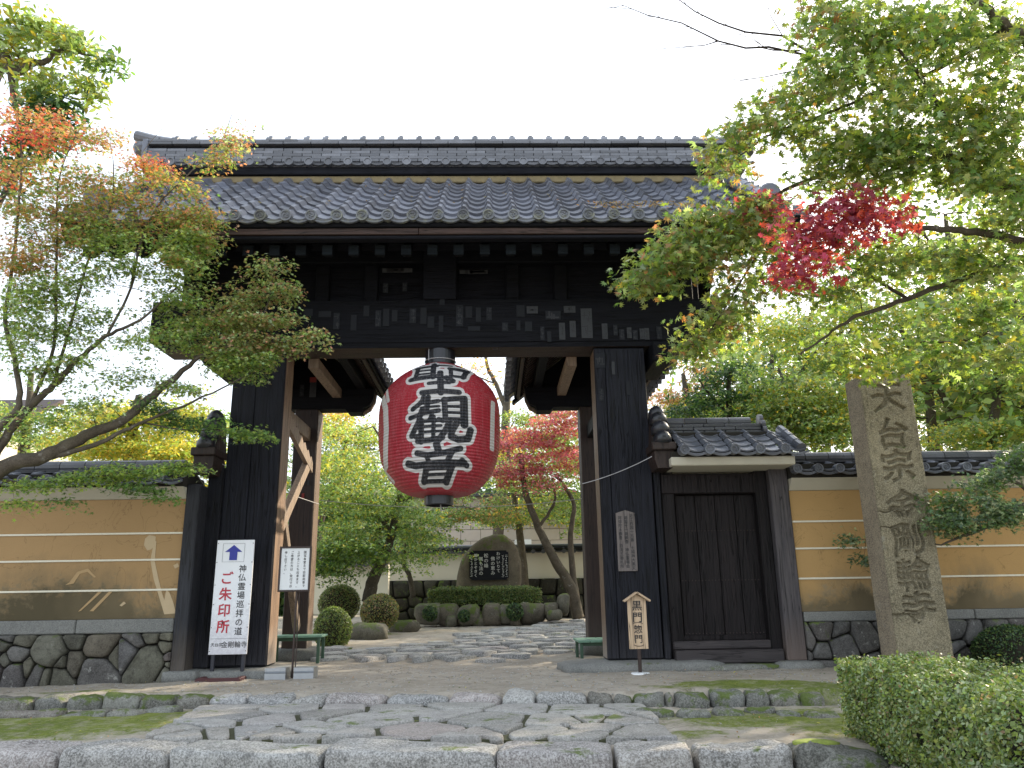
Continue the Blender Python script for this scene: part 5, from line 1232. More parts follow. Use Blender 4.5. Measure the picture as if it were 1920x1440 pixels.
# low blue-green maple bough before the right wall
tree('maple_tree', 'low blue-green maple bough crossing the wall right of the stone pillar', 'tree',
    [([Vector((8.3, -1.2, -.4)), Vector((8.1, -1.2, .8)), U(1960, 950, Y=-1.2), U(1880, 975, Y=-1.2), U(1820, 1000, Y=-1.2), U(1765, 1022, Y=-1.2)], .06, .008), ([U(1960, 950, Y=-1.2), U(1900, 900, Y=-1.1), U(1850, 880, Y=-1.1)], .03, .008), ([U(1765, 1022, Y=-1.2), U(1690, 1010, Y=-.6), U(1600, 1012, Y=-.55)], .008, .004)],
    [(1800, 975, 45, 25, -1.2, .2, {'blue': 3, 'green': 1, 'pale': 1}, 15), (1880, 960, 50, 30, -1.2, .2, {'blue': 3, 'pale': 2}, 18), (1860, 905, 50, 25, -1.1, .2, {'blue': 3, 'green': 1, 'pale': 1}, 12), (1780, 940, 25, 15, -1.2, .1, {'green': 2, 'blue': 1}, 6), (1900, 860, 40, 20, -1.1, .2, {'blue': 2, 'green': 2}, 8), (1600, 1010, 14, 5, -.5, .05, {'blue': 3, 'pale': 1}, 2), (1625, 1050, 12, 6, -.5, .05, {'blue': 3}, 2)],
    leaf=.042, tmpl=T5, per=70, sr=.17, dens=1.4, seed=5, twig=.004, singles=0, flat_=.3)
# --- left foreground maple
OG = {'olive': 3.5, 'orange': 2, 'green': 2.2, 'brown': 1.6, 'pink': .8, 'lime': 1}; RO = {'red': 2.5, 'orange': 1.5, 'pink': 2, 'olive': 2.5, 'brown': 1.5}; GL = {'green': 4, 'lime': 3, 'olive': 2, 'pale': 2, 'brown': .4}; OB = {'olive': 4, 'green': 2, 'pale': 1.5, 'brown': 2, 'pink': .5}
limbsL = [([Vector((-5.6, -1.9, -.3)), Vector((-5.3, -1.9, .8)), U(-20, 895, Y=-1.9), U(83, 857, Y=-1.9), U(160, 818, Y=-1.8), U(233, 787, Y=-1.8), U(300, 730, Y=-1.7), U(350, 690, Y=-1.6), U(383, 665, Y=-1.6), U(470, 640, Y=-1.5)], .10, .008),
    ([U(83, 860, Y=-1.9), U(167, 838, Y=-1.85), U(225, 812, Y=-1.8), U(267, 792, Y=-1.8), U(380, 745, Y=-1.6), U(470, 700, Y=-1.5)], .03, .006),
    ([U(-30, 900, Y=-1.9), U(0, 835, Y=-2.), U(57, 760, Y=-2.), U(100, 723, Y=-2), U(150, 670, Y=-2.), U(200, 630, Y=-2.), U(262, 600, Y=-1.9), U(330, 540, Y=-1.8)], .05, .008),
    ([U(-40, 880, Y=-2), U(0, 800, Y=-2.1), U(35, 760, Y=-2.1), U(30, 680, Y=-2.1), U(10, 600, Y=-2.1), U(30, 450, Y=-2.1), U(40, 300, Y=-2.1), U(30, 220, Y=-2.1)], .04, .006),
    ([U(57, 760, Y=-2), U(100, 650, Y=-2.), U(105, 520, Y=-2.), U(107, 430, Y=-2.), U(112, 330, Y=-2), U(150, 240, Y=-2.)], .02, .005),
    ([U(100, 723, Y=-2), U(135, 600, Y=-1.9), U(165, 490, Y=-1.9), U(210, 380, Y=-1.9), U(212, 300, Y=-1.9)], .018, .005),
    ([U(200, 630, Y=-2), U(245, 540, Y=-1.8), U(265, 450, Y=-1.8), U(300, 380, Y=-1.8), U(350, 330, Y=-1.8), U(410, 270, Y=-1.8), U(435, 215, Y=-1.8)], .015, .003),
    ([U(470, 640, Y=-1.5), U(505, 560, Y=-1.5), U(515, 490, Y=-1.5)], .008, .004), ([U(470, 640, Y=-1.5), U(540, 640, Y=-1.4), U(605, 618, Y=-1.4)], .008, .003),
    ([U(-20, 895, Y=-1.9), U(60, 905, Y=-1.7), U(160, 895, Y=-1.6), U(260, 885, Y=-1.5), U(370, 872, Y=-1.4)], .015, .005),
    ([U(267, 792, Y=-1.8), U(340, 805, Y=-1.6), U(430, 808, Y=-1.4), U(510, 815, Y=-1.4)], .01, .004),
    ([U(245, 540, Y=-1.8), U(270, 330, Y=-1.8), U(265, 290, Y=-1.8), U(310, 235, Y=-1.8)], .006, .002)]
blobsL = [(25, 215, 45, 28, -2.1, .3, RO, 6), (25, 255, 45, 25, -2.1, .3, {'red': 4, 'crimson': 1, 'olive': 2, 'orange': 1}, 7), (15, 320, 30, 20, -2.1, .3, RO, 5), (110, 245, 60, 35, -2., .3, RO, 9), (190, 255, 40, 30, -1.9, .2, {'pink': 2, 'olive': 2, 'brown': 1}, 6), (90, 300, 60, 25, -2., .3, OG, 6), (275, 305, 35, 15, -1.8, .15, {'red': 2, 'orange': 3, 'olive': 1}, 6), (270, 330, 40, 14, -1.8, .1, OG, 4),
    (60, 390, 70, 40, -2.1, .3, OG, 14), (150, 360, 60, 35, -2., .3, OG, 10), (215, 375, 60, 35, -1.9, .3, OG, 11), (330, 350, 40, 25, -1.8, .2, OG, 8), (360, 400, 40, 30, -1.8, .2, OG, 11), (290, 410, 60, 35, -1.8, .2, OG, 14), (200, 440, 70, 30, -1.9, .3, GL, 13), (100, 450, 70, 35, -2., .3, OG, 13), (330, 450, 50, 28, -1.8, .2, GL, 11), (430, 270, 14, 40, -1.8, .08, {'pink': 2, 'olive': 2, 'pale': 1}, 5), (400, 300, 25, 20, -1.8, .1, OG, 4), (435, 245, 12, 25, -1.8, .05, {'pale': 1, 'pink': 1}, 2),
    (30, 480, 40, 35, -2.1, .3, {'orange': 3, 'brown': 2, 'olive': 2}, 9), (60, 550, 60, 35, -2.1, .3, GL, 12), (160, 520, 70, 35, -1.9, .3, GL, 10), (250, 500, 50, 35, -1.8, .2, GL, 9), (340, 500, 40, 40, -1.8, .2, GL, 12), (370, 460, 30, 25, -1.75, .15, GL, 5), (330, 560, 50, 35, -1.7, .2, GL, 12), (60, 620, 60, 40, -2.1, .3, GL, 13), (170, 600, 60, 40, -1.9, .3, GL, 10), (130, 670, 70, 35, -2., .3, GL, 8),
    (512, 500, 22, 22, -1.5, .1, OB, 6), (520, 545, 25, 22, -1.5, .1, OB, 7), (460, 560, 45, 22, -1.5, .15, OB, 11), (420, 600, 60, 25, -1.5, .2, OB, 16), (510, 600, 45, 22, -1.5, .15, OB, 13), (340, 620, 50, 28, -1.6, .2, GL, 14), (430, 645, 65, 22, -1.5, .2, OB, 16), (520, 645, 50, 16, -1.45, .12, OB, 11), (580, 628, 26, 9, -1.4, .06, OB, 4), (455, 690, 45, 18, -1.5, .12, GL, 11), (400, 660, 40, 18, -1.5, .15, GL, 6), (490, 670, 30, 14, -1.5, .1, GL, 5),
    (260, 640, 45, 25, -1.9, .2, GL, 5), (240, 700, 60, 28, -1.8, .25, GL, 7), (330, 720, 50, 22, -1.7, .2, GL, 6), (80, 700, 60, 30, -2., .3, GL, 7), (30, 660, 40, 30, -2.1, .3, GL, 6), (160, 750, 60, 28, -1.9, .25, GL, 6), (60, 790, 50, 25, -2., .25, GL, 6), (290, 765, 50, 18, -1.7, .2, {'dgreen': 2, 'green': 3}, 7), (360, 790, 50, 16, -1.6, .15, {'green': 3, 'dgreen': 2}, 8), (440, 808, 40, 9, -1.4, .08, {'green': 3, 'lime': 1}, 6), (490, 816, 25, 5, -1.4, .04, {'green': 3, 'lime': 1}, 3),
    (330, 875, 45, 9, -1.4, .1, {'green': 3, 'lime': 3}, 8), (240, 885, 55, 12, -1.5, .15, {'green': 3, 'lime': 3}, 12), (150, 895, 50, 12, -1.6, .15, {'green': 3, 'lime': 3}, 8), (60, 905, 50, 12, -1.7, .15, {'green': 3, 'lime': 3}, 6), (260, 915, 45, 10, -1.45, .1, {'green': 4, 'dgreen': 1}, 6), (295, 930, 18, 10, -1.4, .05, {'green': 4}, 2), (120, 420, 90, 35, -2., .3, OG, 10), (230, 330, 60, 25, -1.9, .2, OG, 6), (180, 470, 90, 35, -1.9, .3, GL, 9), (50, 500, 60, 40, -2.1, .3, OG, 8), (110, 560, 80, 40, -2., .3, GL, 9), (50, 580, 60, 40, -2., .3, GL, 7), (340, 480, 40, 30, -1.8, .2, OG, 6), (370, 430, 35, 30, -1.8, .15, OG, 5), (150, 330, 50, 25, -1.9, .2, OG, 5), (25, 940, 26, 8, -1.7, .1, {'lime': 4, 'green': 2}, 3), (95, 938, 20, 6, -1.6, .05, {'green': 4}, 2)]
tree('maple_tree', 'slender maple with green, olive and red leaves at the left edge before the wall', 'tree', limbsL, blobsL, leaf=.036, tmpl=T5, per=58, sr=.21, seed=8, gain=1.4, singles=300, twig=.0045, spread=.55, flat_=.12, leafname='maple_leaf', dens=1.6)
# --- broadleaf tree top left
LB = {'lime': 3, 'pale': 3, 'yellow': 1}; DB = {'dgreen': 4, 'green': 3}
tree('broadleaf_tree', 'pale yellow-green broadleaf tree above the left maple in the top left corner', 'tree',
    [([Vector((-7.5, 1.0, -.2)), Vector((-7.4, 1., 3)), U(-60, 300, Y=1.), U(0, 115, Y=1.), U(20, 133, Y=1.), U(42, 130, Y=1.), U(60, 118, Y=1), U(85, 115, Y=1), U(110, 95, Y=1), U(140, 98, Y=1), U(185, 108, Y=1)], .13, .01), ([U(20, 133, Y=1), U(25, 180, Y=1), U(40, 280, Y=1.), U(-20, 420, Y=1)], .05, .04), ([U(42, 130, Y=1), U(25, 80, Y=1), U(20, 50, Y=1)], .02, .008), ([U(40, 280, Y=1), U(90, 230, Y=1), U(120, 180, Y=1)], .02, .008)],
    [(50, 45, 35, 22, 1., .3, LB, 8), (100, 65, 45, 25, 1., .3, LB, 12), (140, 85, 30, 18, 1., .3, LB, 6), (30, 95, 40, 30, 1., .3, LB, 9), (180, 110, 22, 7, 1., .1, {'green': 2, 'pale': 1}, 3), (210, 130, 8, 12, 1., .05, {'green': 2}, 2), (110, 150, 45, 25, 1., .3, LB, 9), (160, 165, 22, 28, 1, .2, LB, 6), (60, 170, 45, 30, 1., .3, LB, 7), (95, 205, 40, 30, 1., .3, DB, 12), (60, 260, 50, 35, 1., .3, DB, 12), (20, 330, 40, 60, 1., .3, DB, 10), (0, 60, 15, 30, 1, .2, LB, 5), (100, 245, 30, 25, 1, .2, DB, 7)],
    leaf=.15, tmpl=TO, per=26, sr=.28, dens=1.5, seed=31, twig=.007, spread=.8, flat_=.4)
# --- background trees
YG = {'lime': 5, 'yellow': 3, 'green': 3, 'pale': 2}; LG = {'lime': 3, 'green': 5, 'pale': 3, 'yellow': 1}; YB = {'yellow': 5, 'lime': 4, 'orange': 1}; RD = {'rose': 4, 'crimson': 2, 'pink': 2, 'red': 1, 'olive': 1}
def gp(px, py, Y): return U(px, py, Y=Y)
def tree_bg(label, trunk, blobs, leaf=.058, per=115, sr=.46, seed=1, name='maple_tree', rad=.11, bark=None, tm=T3, cat='tree', dens=1., group=None, **k):
    return tree(name, label, cat, [(pts, r0, r1) for pts, r0, r1 in trunk], blobs, leaf=leaf, tmpl=tm, per=per, sr=sr, seed=seed, barkm=bark, twig=.010, spread=.65, flat_=.10, gain=1.25, dens=dens*1.35, group=group, limb_sides=6, **k)  # gain lifts leaf colours to stand in for back light and haze
# in the opening
tree_bg('leaning green maple with forked trunk left of the inscribed boulder', [([(690, 1130, 8.), (700, 1085, 8.), (722, 1040, 8.), (735, 1000, 8.), (750, 930, 8.)], .17, .07), ([(722, 1040, 8.), (705, 1010, 8.), (735, 960, 8.3), (800, 900, 8.3)], .10, .04), ([(735, 1000, 8.), (690, 950, 7.7), (640, 920, 7.6)], .05, .02), ([(750, 930, 8.), (735, 860, 8), (700, 800, 8.)], .06, .02)],
    [(650, 870, 60, 50, 7.8, .9, YG, 12), (640, 930, 55, 45, 7.6, .9, LG, 16), (660, 1000, 70, 40, 7.5, .9, LG, 20), (730, 960, 60, 40, 7.8, .9, LG, 14), (620, 1030, 50, 30, 7.5, .6, {'green': 4, 'lime': 1}, 12), (700, 1035, 60, 28, 7.6, .6, {'green': 4, 'lime': 2}, 9), (630, 1065, 45, 22, 7.4, .5, {'green': 4, 'dgreen': 1, 'lime': 1}, 9), (745, 1050, 40, 18, 7.4, .5, {'green': 3, 'lime': 3}, 4), (780, 990, 50, 35, 7.9, .8, LG, 10), (640, 810, 50, 35, 8.2, .8, YG, 8), (740, 900, 60, 50, 8., .8, LG, 12)], seed=41)
tree_bg('yellowing maple seen left through the gate opening below the small roof', [([(590, 1130, 12), (600, 980, 12), (640, 880, 12), (650, 800, 12)], .15, .05), ([(640, 880, 12), (690, 840, 12)], .05, .02)], [(630, 800, 45, 28, 12, 1.2, YB, 14), (680, 830, 60, 40, 12, 1.2, YG, 18), (640, 870, 60, 40, 12, 1.2, YG, 14), (620, 770, 30, 10, 12, 1, {'orange': 2, 'yellow': 3}, 5)], seed=42, leaf=.068, sr=.55)
tree_bg('green maple with orange tips right behind the lantern', [([(775, 1120, 9.5), (768, 1080, 9.5), (755, 1050, 9.5), (770, 1000, 9.5), (800, 960, 9.5)], .07, .04), ([(800, 960, 9.5), (860, 950, 9.5), (900, 960, 9.5)], .04, .02)], [(800, 970, 60, 35, 9.5, .9, LG, 12), (860, 965, 55, 22, 9.5, .9, {'green': 4, 'orange': 2, 'olive': 2}, 12), (930, 955, 40, 22, 9.5, .9, {'green': 4, 'orange': 1.5, 'olive': 2}, 6), (790, 1020, 50, 20, 9.3, .6, LG, 8), (800, 1040, 45, 14, 9.4, .6, LG, 4), (840, 920, 60, 40, 10, 1, LG, 10)], seed=43)
tree_bg('red-leaved maple with pale leaning trunk behind the right rear post', [([(1085, 1160, 10.5), (1070, 1100, 10.5), (1040, 1050, 10.5), (1010, 990, 10.5), (985, 920, 10.5), (975, 850, 10.5)], .16, .06), ([(1085, 1160, 10.5), (1075, 1080, 10.7), (1070, 1000, 10.7), (1075, 940, 10.7), (1040, 890, 10.7)], .10, .04), ([(1010, 990, 10.5), (1040, 940, 10.5), (1035, 900, 10.5)], .05, .02)],
    [(980, 820, 50, 30, 10.5, 1, RD, 18), (1040, 800, 50, 25, 10.5, 1, RD, 15), (1060, 850, 40, 30, 10.5, 1, RD, 13), (990, 870, 50, 25, 10.5, 1, RD, 13), (1020, 900, 50, 20, 10.4, .8, {'rose': 3, 'green': 2, 'lime': 1}, 9), (950, 890, 35, 20, 10.4, .8, RD, 7), (1050, 780, 40, 12, 10.5, .6, RD, 8)], seed=44)
tree_bg('mixed green and gold maple standing behind the red maple in the opening', [([(985, 1110, 13), (975, 1000, 13), (960, 900, 13), (950, 820, 13)], .14, .05)], [(960, 900, 60, 50, 13, 1.2, LG, 18), (1040, 930, 60, 50, 13, 1.2, LG, 18), (950, 960, 60, 30, 12.8, 1, {'green': 3, 'yellow': 2, 'orange': 1}, 12), (1080, 975, 40, 25, 12.6, 1, LG, 7), (940, 850, 30, 30, 13, 1, YB, 7), (990, 780, 60, 25, 14, 1, LG, 11), (1070, 880, 40, 50, 13, 1, YG, 10), (935, 965, 50, 20, 12.8, 1, LG, 6)], seed=45, leaf=.068, sr=.55)
tree_bg('tall nearly bare tree with few orange leaves between the two small roofs', [([(930, 1050, 17), (945, 850, 17), (950, 760, 17), (955, 680, 17), (965, 600, 17)], .20, .10), ([(950, 770, 17), (930, 720, 17), (915, 690, 17), (905, 640, 17)], .09, .05), ([(930, 720, 17), (880, 700, 17), (850, 690, 17)], .03, .015)], [(890, 685, 45, 18, 17, 1, {'orange': 3, 'yellow': 3}, 6), (940, 700, 30, 25, 17, 1, {'orange': 3, 'yellow': 2}, 4), (935, 740, 20, 20, 17, 1, {'orange': 2, 'yellow': 3}, 3)], seed=46, leaf=.08, per=24, sr=.6, name='bare_tree')
# behind left wall
tree_bg('bright yellow-green maple glowing in the sun behind the left wall', [([(240, 900, 5), (250, 800, 5), (260, 740, 5)], .15, .06), ([(250, 800, 5), (330, 770, 5)], .05, .02), ([(250, 800, 5), (170, 790, 5)], .05, .02)], [(220, 830, 60, 25, 5, .9, {'lime': 4, 'yellow': 4}, 16), (310, 830, 50, 25, 5, .9, {'lime': 4, 'yellow': 4}, 14), (270, 780, 55, 25, 5, .9, {'lime': 4, 'yellow': 4}, 14), (160, 840, 50, 20, 5, .9, {'lime': 4, 'yellow': 3}, 9), (330, 790, 35, 22, 5, .8, {'lime': 4, 'yellow': 4}, 8), (340, 750, 20, 20, 5, .5, {'lime': 4, 'yellow': 2}, 4), (280, 850, 90, 15, 5, .7, {'lime': 4, 'yellow': 4}, 16), (200, 800, 50, 30, 5, .8, {'lime': 4, 'yellow': 3}, 10), (350, 840, 30, 20, 5, .5, {'lime': 4, 'yellow': 2}, 7)], seed=51)
tree_bg('duller green maple farther left behind the left wall', [([(40, 900, 7), (50, 800, 7), (60, 700, 7)], .15, .05)], [(60, 820, 60, 30, 7, 1, LG, 12), (20, 780, 50, 40, 7, 1, LG, 11), (110, 790, 50, 35, 7, 1, YG, 10), (-40, 800, 60, 60, 7, 1, LG, 9)], seed=52)
# right side behind side gate and wall
tree_bg('dark glossy camellia tree behind the small side gate roof', [([(1366, 860, 4.0), (1367, 780, 4.), (1366, 730, 4), (1372, 690, 4)], .07, .03), ([(1367, 780, 4.), (1330, 740, 4), (1310, 710, 4)], .03, .012)], [(1365, 700, 45, 25, 4, .5, DB, 17), (1330, 740, 45, 28, 4, .5, DB, 17), (1400, 740, 38, 28, 4, .5, DB, 13), (1295, 770, 30, 14, 4, .4, DB, 8), (1390, 775, 40, 12, 4, .4, DB, 8)], seed=61, leaf=.085, tm=TO, name='camellia_tree', per=60, sr=.30)
tree_bg('light green maple with thin upright trunk between the side gate and the stone pillar', [([(1480, 880, 3), (1478, 800, 3), (1476, 740, 3), (1460, 690, 3)], .05, .02), ([(1478, 800, 3), (1510, 760, 3)], .02, .01)], [(1470, 790, 45, 35, 3, .6, LG, 18), (1520, 800, 40, 35, 3, .6, LG, 14), (1500, 740, 50, 35, 3, .6, YG, 18), (1560, 760, 40, 45, 3, .6, YG, 16), (1440, 720, 28, 28, 3, .5, LG, 6), (1550, 820, 40, 20, 3, .5, LG, 8)], seed=62)
tree_bg('wide pale yellow-green maple behind the stone pillar', [([(1760, 900, 6), (1750, 830, 6), (1742, 740, 6), (1720, 680, 6), (1690, 620, 6)], .13, .05), ([(1750, 830, 6), (1780, 770, 6), (1745, 700, 6), (1760, 640, 6)], .09, .04), ([(1742, 740, 6), (1640, 680, 6), (1560, 640, 6)], .04, .02), ([(1780, 770, 6), (1860, 720, 6)], .04, .02)],
    [(1600, 590, 80, 40, 6, 1, YG, 22), (1700, 590, 90, 45, 6, 1, YG, 24), (1500, 620, 70, 35, 6, 1, YG, 18), (1640, 650, 80, 40, 6, 1, YG, 20), (1820, 650, 80, 45, 6, 1, YG, 22), (1850, 740, 60, 40, 6, 1, LG, 12), (1560, 680, 60, 30, 6, .8, LG, 12), (1430, 600, 45, 28, 6, .8, YG, 8), (1700, 720, 50, 30, 6, .8, {'yellow': 3, 'lime': 3, 'orange': 1}, 5), (1640, 780, 50, 30, 6, .8, LG, 7)], seed=63)
tree_bg('tall green maple crowding the right edge behind the wall', [([(1870, 900, 4), (1860, 820, 4), (1870, 740, 4), (1880, 620, 4)], .12, .05), ([(1860, 820, 4), (1830, 790, 4), (1800, 780, 4)], .04, .02)], [(1880, 800, 60, 40, 4, .9, LG, 16), (1850, 850, 60, 28, 3.6, .7, LG, 14), (1900, 700, 50, 60, 4, .9, LG, 17), (1800, 810, 50, 28, 4, .8, YG, 10), (1960, 760, 60, 90, 4, 1, LG, 16), (1870, 560, 60, 50, 5, 1, LG, 12)], seed=64)
tree_bg('orange and red maple behind the roof corner above the side gate', [([(1300, 860, 9), (1290, 760, 9), (1280, 700, 9)], .12, .05)], [(1270, 740, 45, 28, 9, .9, {'orange': 3, 'lime': 2, 'pink': 2}, 13), (1320, 700, 40, 25, 9, .9, {'orange': 2, 'pink': 2, 'lime': 3}, 9), (1240, 790, 40, 28, 9, .9, YG, 12), (1300, 770, 50, 22, 9, .9, YG, 10)], seed=65)
# far trees filling the view beyond
far = []
rg = random.Random(77)
FT = [('far dark green tree at the back left of the opening', 560, 900, 20, DB, LG), ('far green tree at the back centre behind the lantern', 800, 880, 22, LG, DB), ('far mixed tree at the back right of the opening', 1010, 880, 21, LG, YG), ('far yellow tree beyond the right rear post', 1150, 850, 19, YG, LG),
      ('far pale tree beyond the side gate roof', 1400, 690, 17, YG, LG), ('far green tree beyond the stone pillar', 1620, 680, 16, LG, YG), ('far green tree beyond the right edge of the wall', 1850, 660, 15, LG, DB), ('far dull tree beyond the left wall', 330, 850, 19, LG, YG), ('far dull tree beyond the far left of the wall', 90, 850, 18, LG, OG)]
for i, (lb, px, py, Y, c1, c2) in enumerate(FT):
    bl = []
    for q in range(9): bl.append((px+rg.uniform(-95, 95), py+rg.uniform(-10, 150)-60+q*4, 70, 38, Y+rg.uniform(-1.2, 1.2), 1.2, c1 if q % 2 else c2, 9))
    g = gp(px, 1100, Y); g.z = 0
    tree_bg(lb, [([g, gp(px, py+60, Y), gp(px+10, py-20, Y)], .2, .08)], bl, seed=80+i, leaf=.12, per=110, sr=.9, name='far_tree')
# shade trees to the right, rear and behind the camera side, partly outside the frame, placed to block the low sun
ST = [('tall dense tree added to block the sun, behind the right edge of the wall, mostly hidden by the near maple', Vector((12.5, 8.3, -.2)), 11.5), ('tall dense tree behind the right wall outside the frame', Vector((11.5, 4.5, -.2)), 7.5), ('tall dense tree behind the side gate roof trees', Vector((8.0, 9.5, 0)), 7.5), ('tall dense tree far right of the wall outside the frame', Vector((10.5, -1.5, -.2)), 7.5)]
def shade_tree(lb, base, H, seed, R=2.6, n=46, cols=LG):
    r = random.Random(seed); root_l = [([base, base+Vector((.1, 0, H*.35)), base+Vector((-.1, .1, H*.65)), base+Vector((0, 0, H*.9))], .2, .05)]
    t = []
    for q in range(5):
        a = q*1.3; root_l.append(([base+Vector((0, 0, H*(.35+.09*q))), base+Vector((math.cos(a)*R*.5, math.sin(a)*R*.5, H*(.45+.1*q))), base+Vector((math.cos(a)*R*.85, math.sin(a)*R*.85, H*(.5+.1*q)))], .07, .02))
    bl = []
    def inv(p):
        v = np.array(p)-CP; zc = v@CF; return 960+FPX*(v@CR)/zc, 720-FPX*(v@CU)/zc
    cb = []
    for q in range(n):
        a = r.uniform(0, 2*PI); rr3 = R*math.sqrt(r.random()); h = H*(.35+.62*r.random()); rr3 *= math.sin(PI*min(1, max(.15, (h/H-.2)/.85)))**.6
        cb.append(base+Vector((rr3*math.cos(a), rr3*math.sin(a), h)))
    return root_l, cb
_U = U
def shade_build(lb, base, H, seed, R, n, cols):
    global U
    root_l, cb = shade_tree(lb, base, H, seed, R, n, cols)
    def U2(a, b, Y=None, Z=None): return a if isinstance(a, Vector) else _U(a, b, Y=Y, Z=Z)
    # blobs given directly as world points: encode as tiny blobs
    class PV: pass
    bl = []
    r = np.random.default_rng(seed); 
    for c in cb:
        v = np.array(c)-CP; zc = v@CF
        if zc < .3: continue
        bl.append((960+FPX*(v@CR)/zc, 720-FPX*(v@CU)/zc, 0, 0, c.y, 0, cols, 1))
    return tree('shade_tree', lb, 'tree', root_l, bl, leaf=.20, tmpl=TR, per=110, sr=.85, seed=seed, twig=.01, spread=.8, flat_=.5, limb_sides=6)
for i, (lb, bs, H) in enumerate(ST): shade_build(lb, bs, H, 200+i, 3.1 if i == 0 else 2.7, 80 if i == 0 else 46, LG)
# ================================================================= HEDGES AND SHRUBS
def clipped(name, label, cat, surf, n, leaf, cols, body_mb, seed, group=None, mat=None, body=None, spread=.75):
    """surf(r,n)->pos,nrm; leafy skin over a dark twiggy body"""
    r = np.random.default_rng(seed); pos, nrm = surf(r, n)
    a = pos.mean(0); base = Vector((a[0], a[1], pos[:, 2].min())); root = empty(name, base, label, cat, group)
    col = mixcols(cols, len(pos), r)
    V, Fa, C, _, _ = leaves_arrays(pos, nrm, leaf, col, TR, r, spread)
    me = npmesh('foliage', V-np.array(base), Fa, M_hleaf, C); o = link('foliage', me, root, base); o['kind'] = 'stuff'
    body_mb.build('branch_core', body or M_hcore, root, smooth=True); return root
M_hcore = flat('hedge_interior', (.020, .017, .010), 1, var=.5, sc=40)
def hedge_surf(r, n):
    # plan: left face from (3.03,-3.95) to (2.70,-6.6) and on to y=-8.6; back edge 0.62-1 m to the right
    out = []; nr = []
    L = 4.7; t = r.random(n); kind = r.choice(3, n, p=[.42, .46, .12])
    y = -3.95-t*L; xl = 3.06-.125*(-3.95-y); w = .5+.07*(-3.95-y)+.25*np.clip((-3.95-y), 0, 1)
    top = .30+.015*np.sin(y*5)+.012*np.sin(y*13)
    u = r.random(n)
    X = np.where(kind == 0, xl+u*w, xl); Z = np.where(kind == 0, top, -.27+u*(top+.27)); Y_ = y.copy()
    e = kind == 2; X[e] = (3.06+u*.85)[e]; Y_[e] = -3.95; Z[e] = (-.2+r.random(n)*.5)[e]
    N_ = np.zeros((n, 3)); N_[kind == 0] = (0, 0, 1.2); N_[kind == 1] = (-1, 0, .5); N_[e] = (0, 1, .5)
    # undercut at the foot, rounded top edge
    low = (kind == 1); X[low] += .10*np.clip(1-(Z[low]+.2)/.15, 0, 1)+.05*np.clip((Z[low]-top[low]+.07)/.07, 0, 1)
    Z -= np.where(kind == 0, .05*np.clip(1-(X-xl)/.07, 0, 1), 0)
    b = _noise2(Y_*1.0+5, Z*1.0+X, 6, 3)-.5; c2 = _noise2(Y_+9, Z+X, 17, 4)-.5
    P_ = np.stack([X, Y_, Z], 1)+N_*((b*.06+c2*.065)[:, None])+r.normal(0, .012, (n, 3)); P_ -= N_*(r.random(n)[:, None]**2)*.05
    return P_, N_
hb = MB(); q = [(3.18, -4.04), (3.8, -4.04), (4.0, -8.6), (2.62, -8.6)]
hb.add([(x, y, -.3) for x, y in q]+[(x+(.0), y, .255) for x, y in q], [(0, 1, 2, 3), (4, 5, 6, 7), (0, 1, 5, 4), (1, 2, 6, 5), (2, 3, 7, 6), (3, 0, 4, 7)])
clipped('clipped_hedge', 'long low box-cut hedge with fresh green top at the lower right before the stone pillar', 'hedge', hedge_surf, 62000, .026, {'lime': 6, 'green': 3, 'pale': 4, 'brown': .35, 'olive': 1}, hb, 3)
# rock under the hedge corner
rk = rock('rock', (2.86, -4.42, -.36), (.26, .22, .17), M_kerbmoss, None, rough=.25); tag(rk, 'rough mossy rock at the foot of the near end of the hedge', 'rock')
def ball_surf(c, rx, ry, rz_):
    def f(r, n):
        v = r.normal(0, 1, (n, 3)); v /= np.linalg.norm(v, axis=1)[:, None]; v[:, 2] = v[:, 2]*1.1+.1; v[:, 2] = np.clip(v[:, 2], -.95, 1)
        v /= np.linalg.norm(v, axis=1)[:, None]
        P_ = np.array(c)+v*np.array([rx, ry, rz_])*(1+r.normal(0, .03, (n, 1))); return P_, v
    return f
def ballshrub(px, py_top, py_bot, rxpx, Y, label, cols, seed, n=7000, leaf=.035, zs=1.):
    a = U(px, py_bot, Y=Y); t = U(px, py_top, Y=Y); rx = (U(px+rxpx, py_bot, Y=Y)-a).length; rz_ = (t.z-a.z)*.58; c = (a.x, Y, a.z+(t.z-a.z)*.42)
    b = MB(); prof = [(math.sin(PI*i/8)*rx*.93, -math.cos(PI*i/8)*rz_*.93) for i in range(9)]; prof[0] = (.001, prof[0][1]); prof[-1] = (.001, prof[-1][1]); b.lathe(prof, c, 16)
    return clipped('round_shrub', label, 'shrub', ball_surf(c, rx, rx*.9, rz_), n, leaf, cols, b, seed, group='clipped round azaleas left of the path')
AZ = {'green': 3, 'olive': 3, 'lime': 1.5, 'brown': .5}; AZ2 = {'olive': 3, 'brown': 2, 'green': 2, 'yellow': .8}
ballshrub(623, 1139, 1210, 34, 4.4, 'bright green round shrub nearest the gate beside the green bench', {'green': 3, 'lime': 3, 'olive': 1}, 11)
ballshrub(635, 1097, 1158, 38, 8.2, 'brownish green round shrub at the back left of the clipped three', AZ, 12)
ballshrub(711, 1114, 1172, 35, 6.6, 'golden-edged round shrub just right of the grey boulder', AZ2, 13)
rk = rock('boulder', (U(690, 1175, Y=5.8).x, 5.8, .1), (.40, .3, .20), M_gardenrock, None, rough=.2, sq=2.6, seg=(12, 8)); tag(rk, 'dark grey boulder with white veins between the round shrubs', 'boulder')
rk = rock('boulder', (U(757, 1170, Y=7.6).x, 7.6, .12), (.33, .3, .16), M_gardenrock, None, rough=.25, sq=3, seg=(10, 6)); tag(rk, 'small mossy flat-topped boulder at the end of the shrubs', 'boulder')
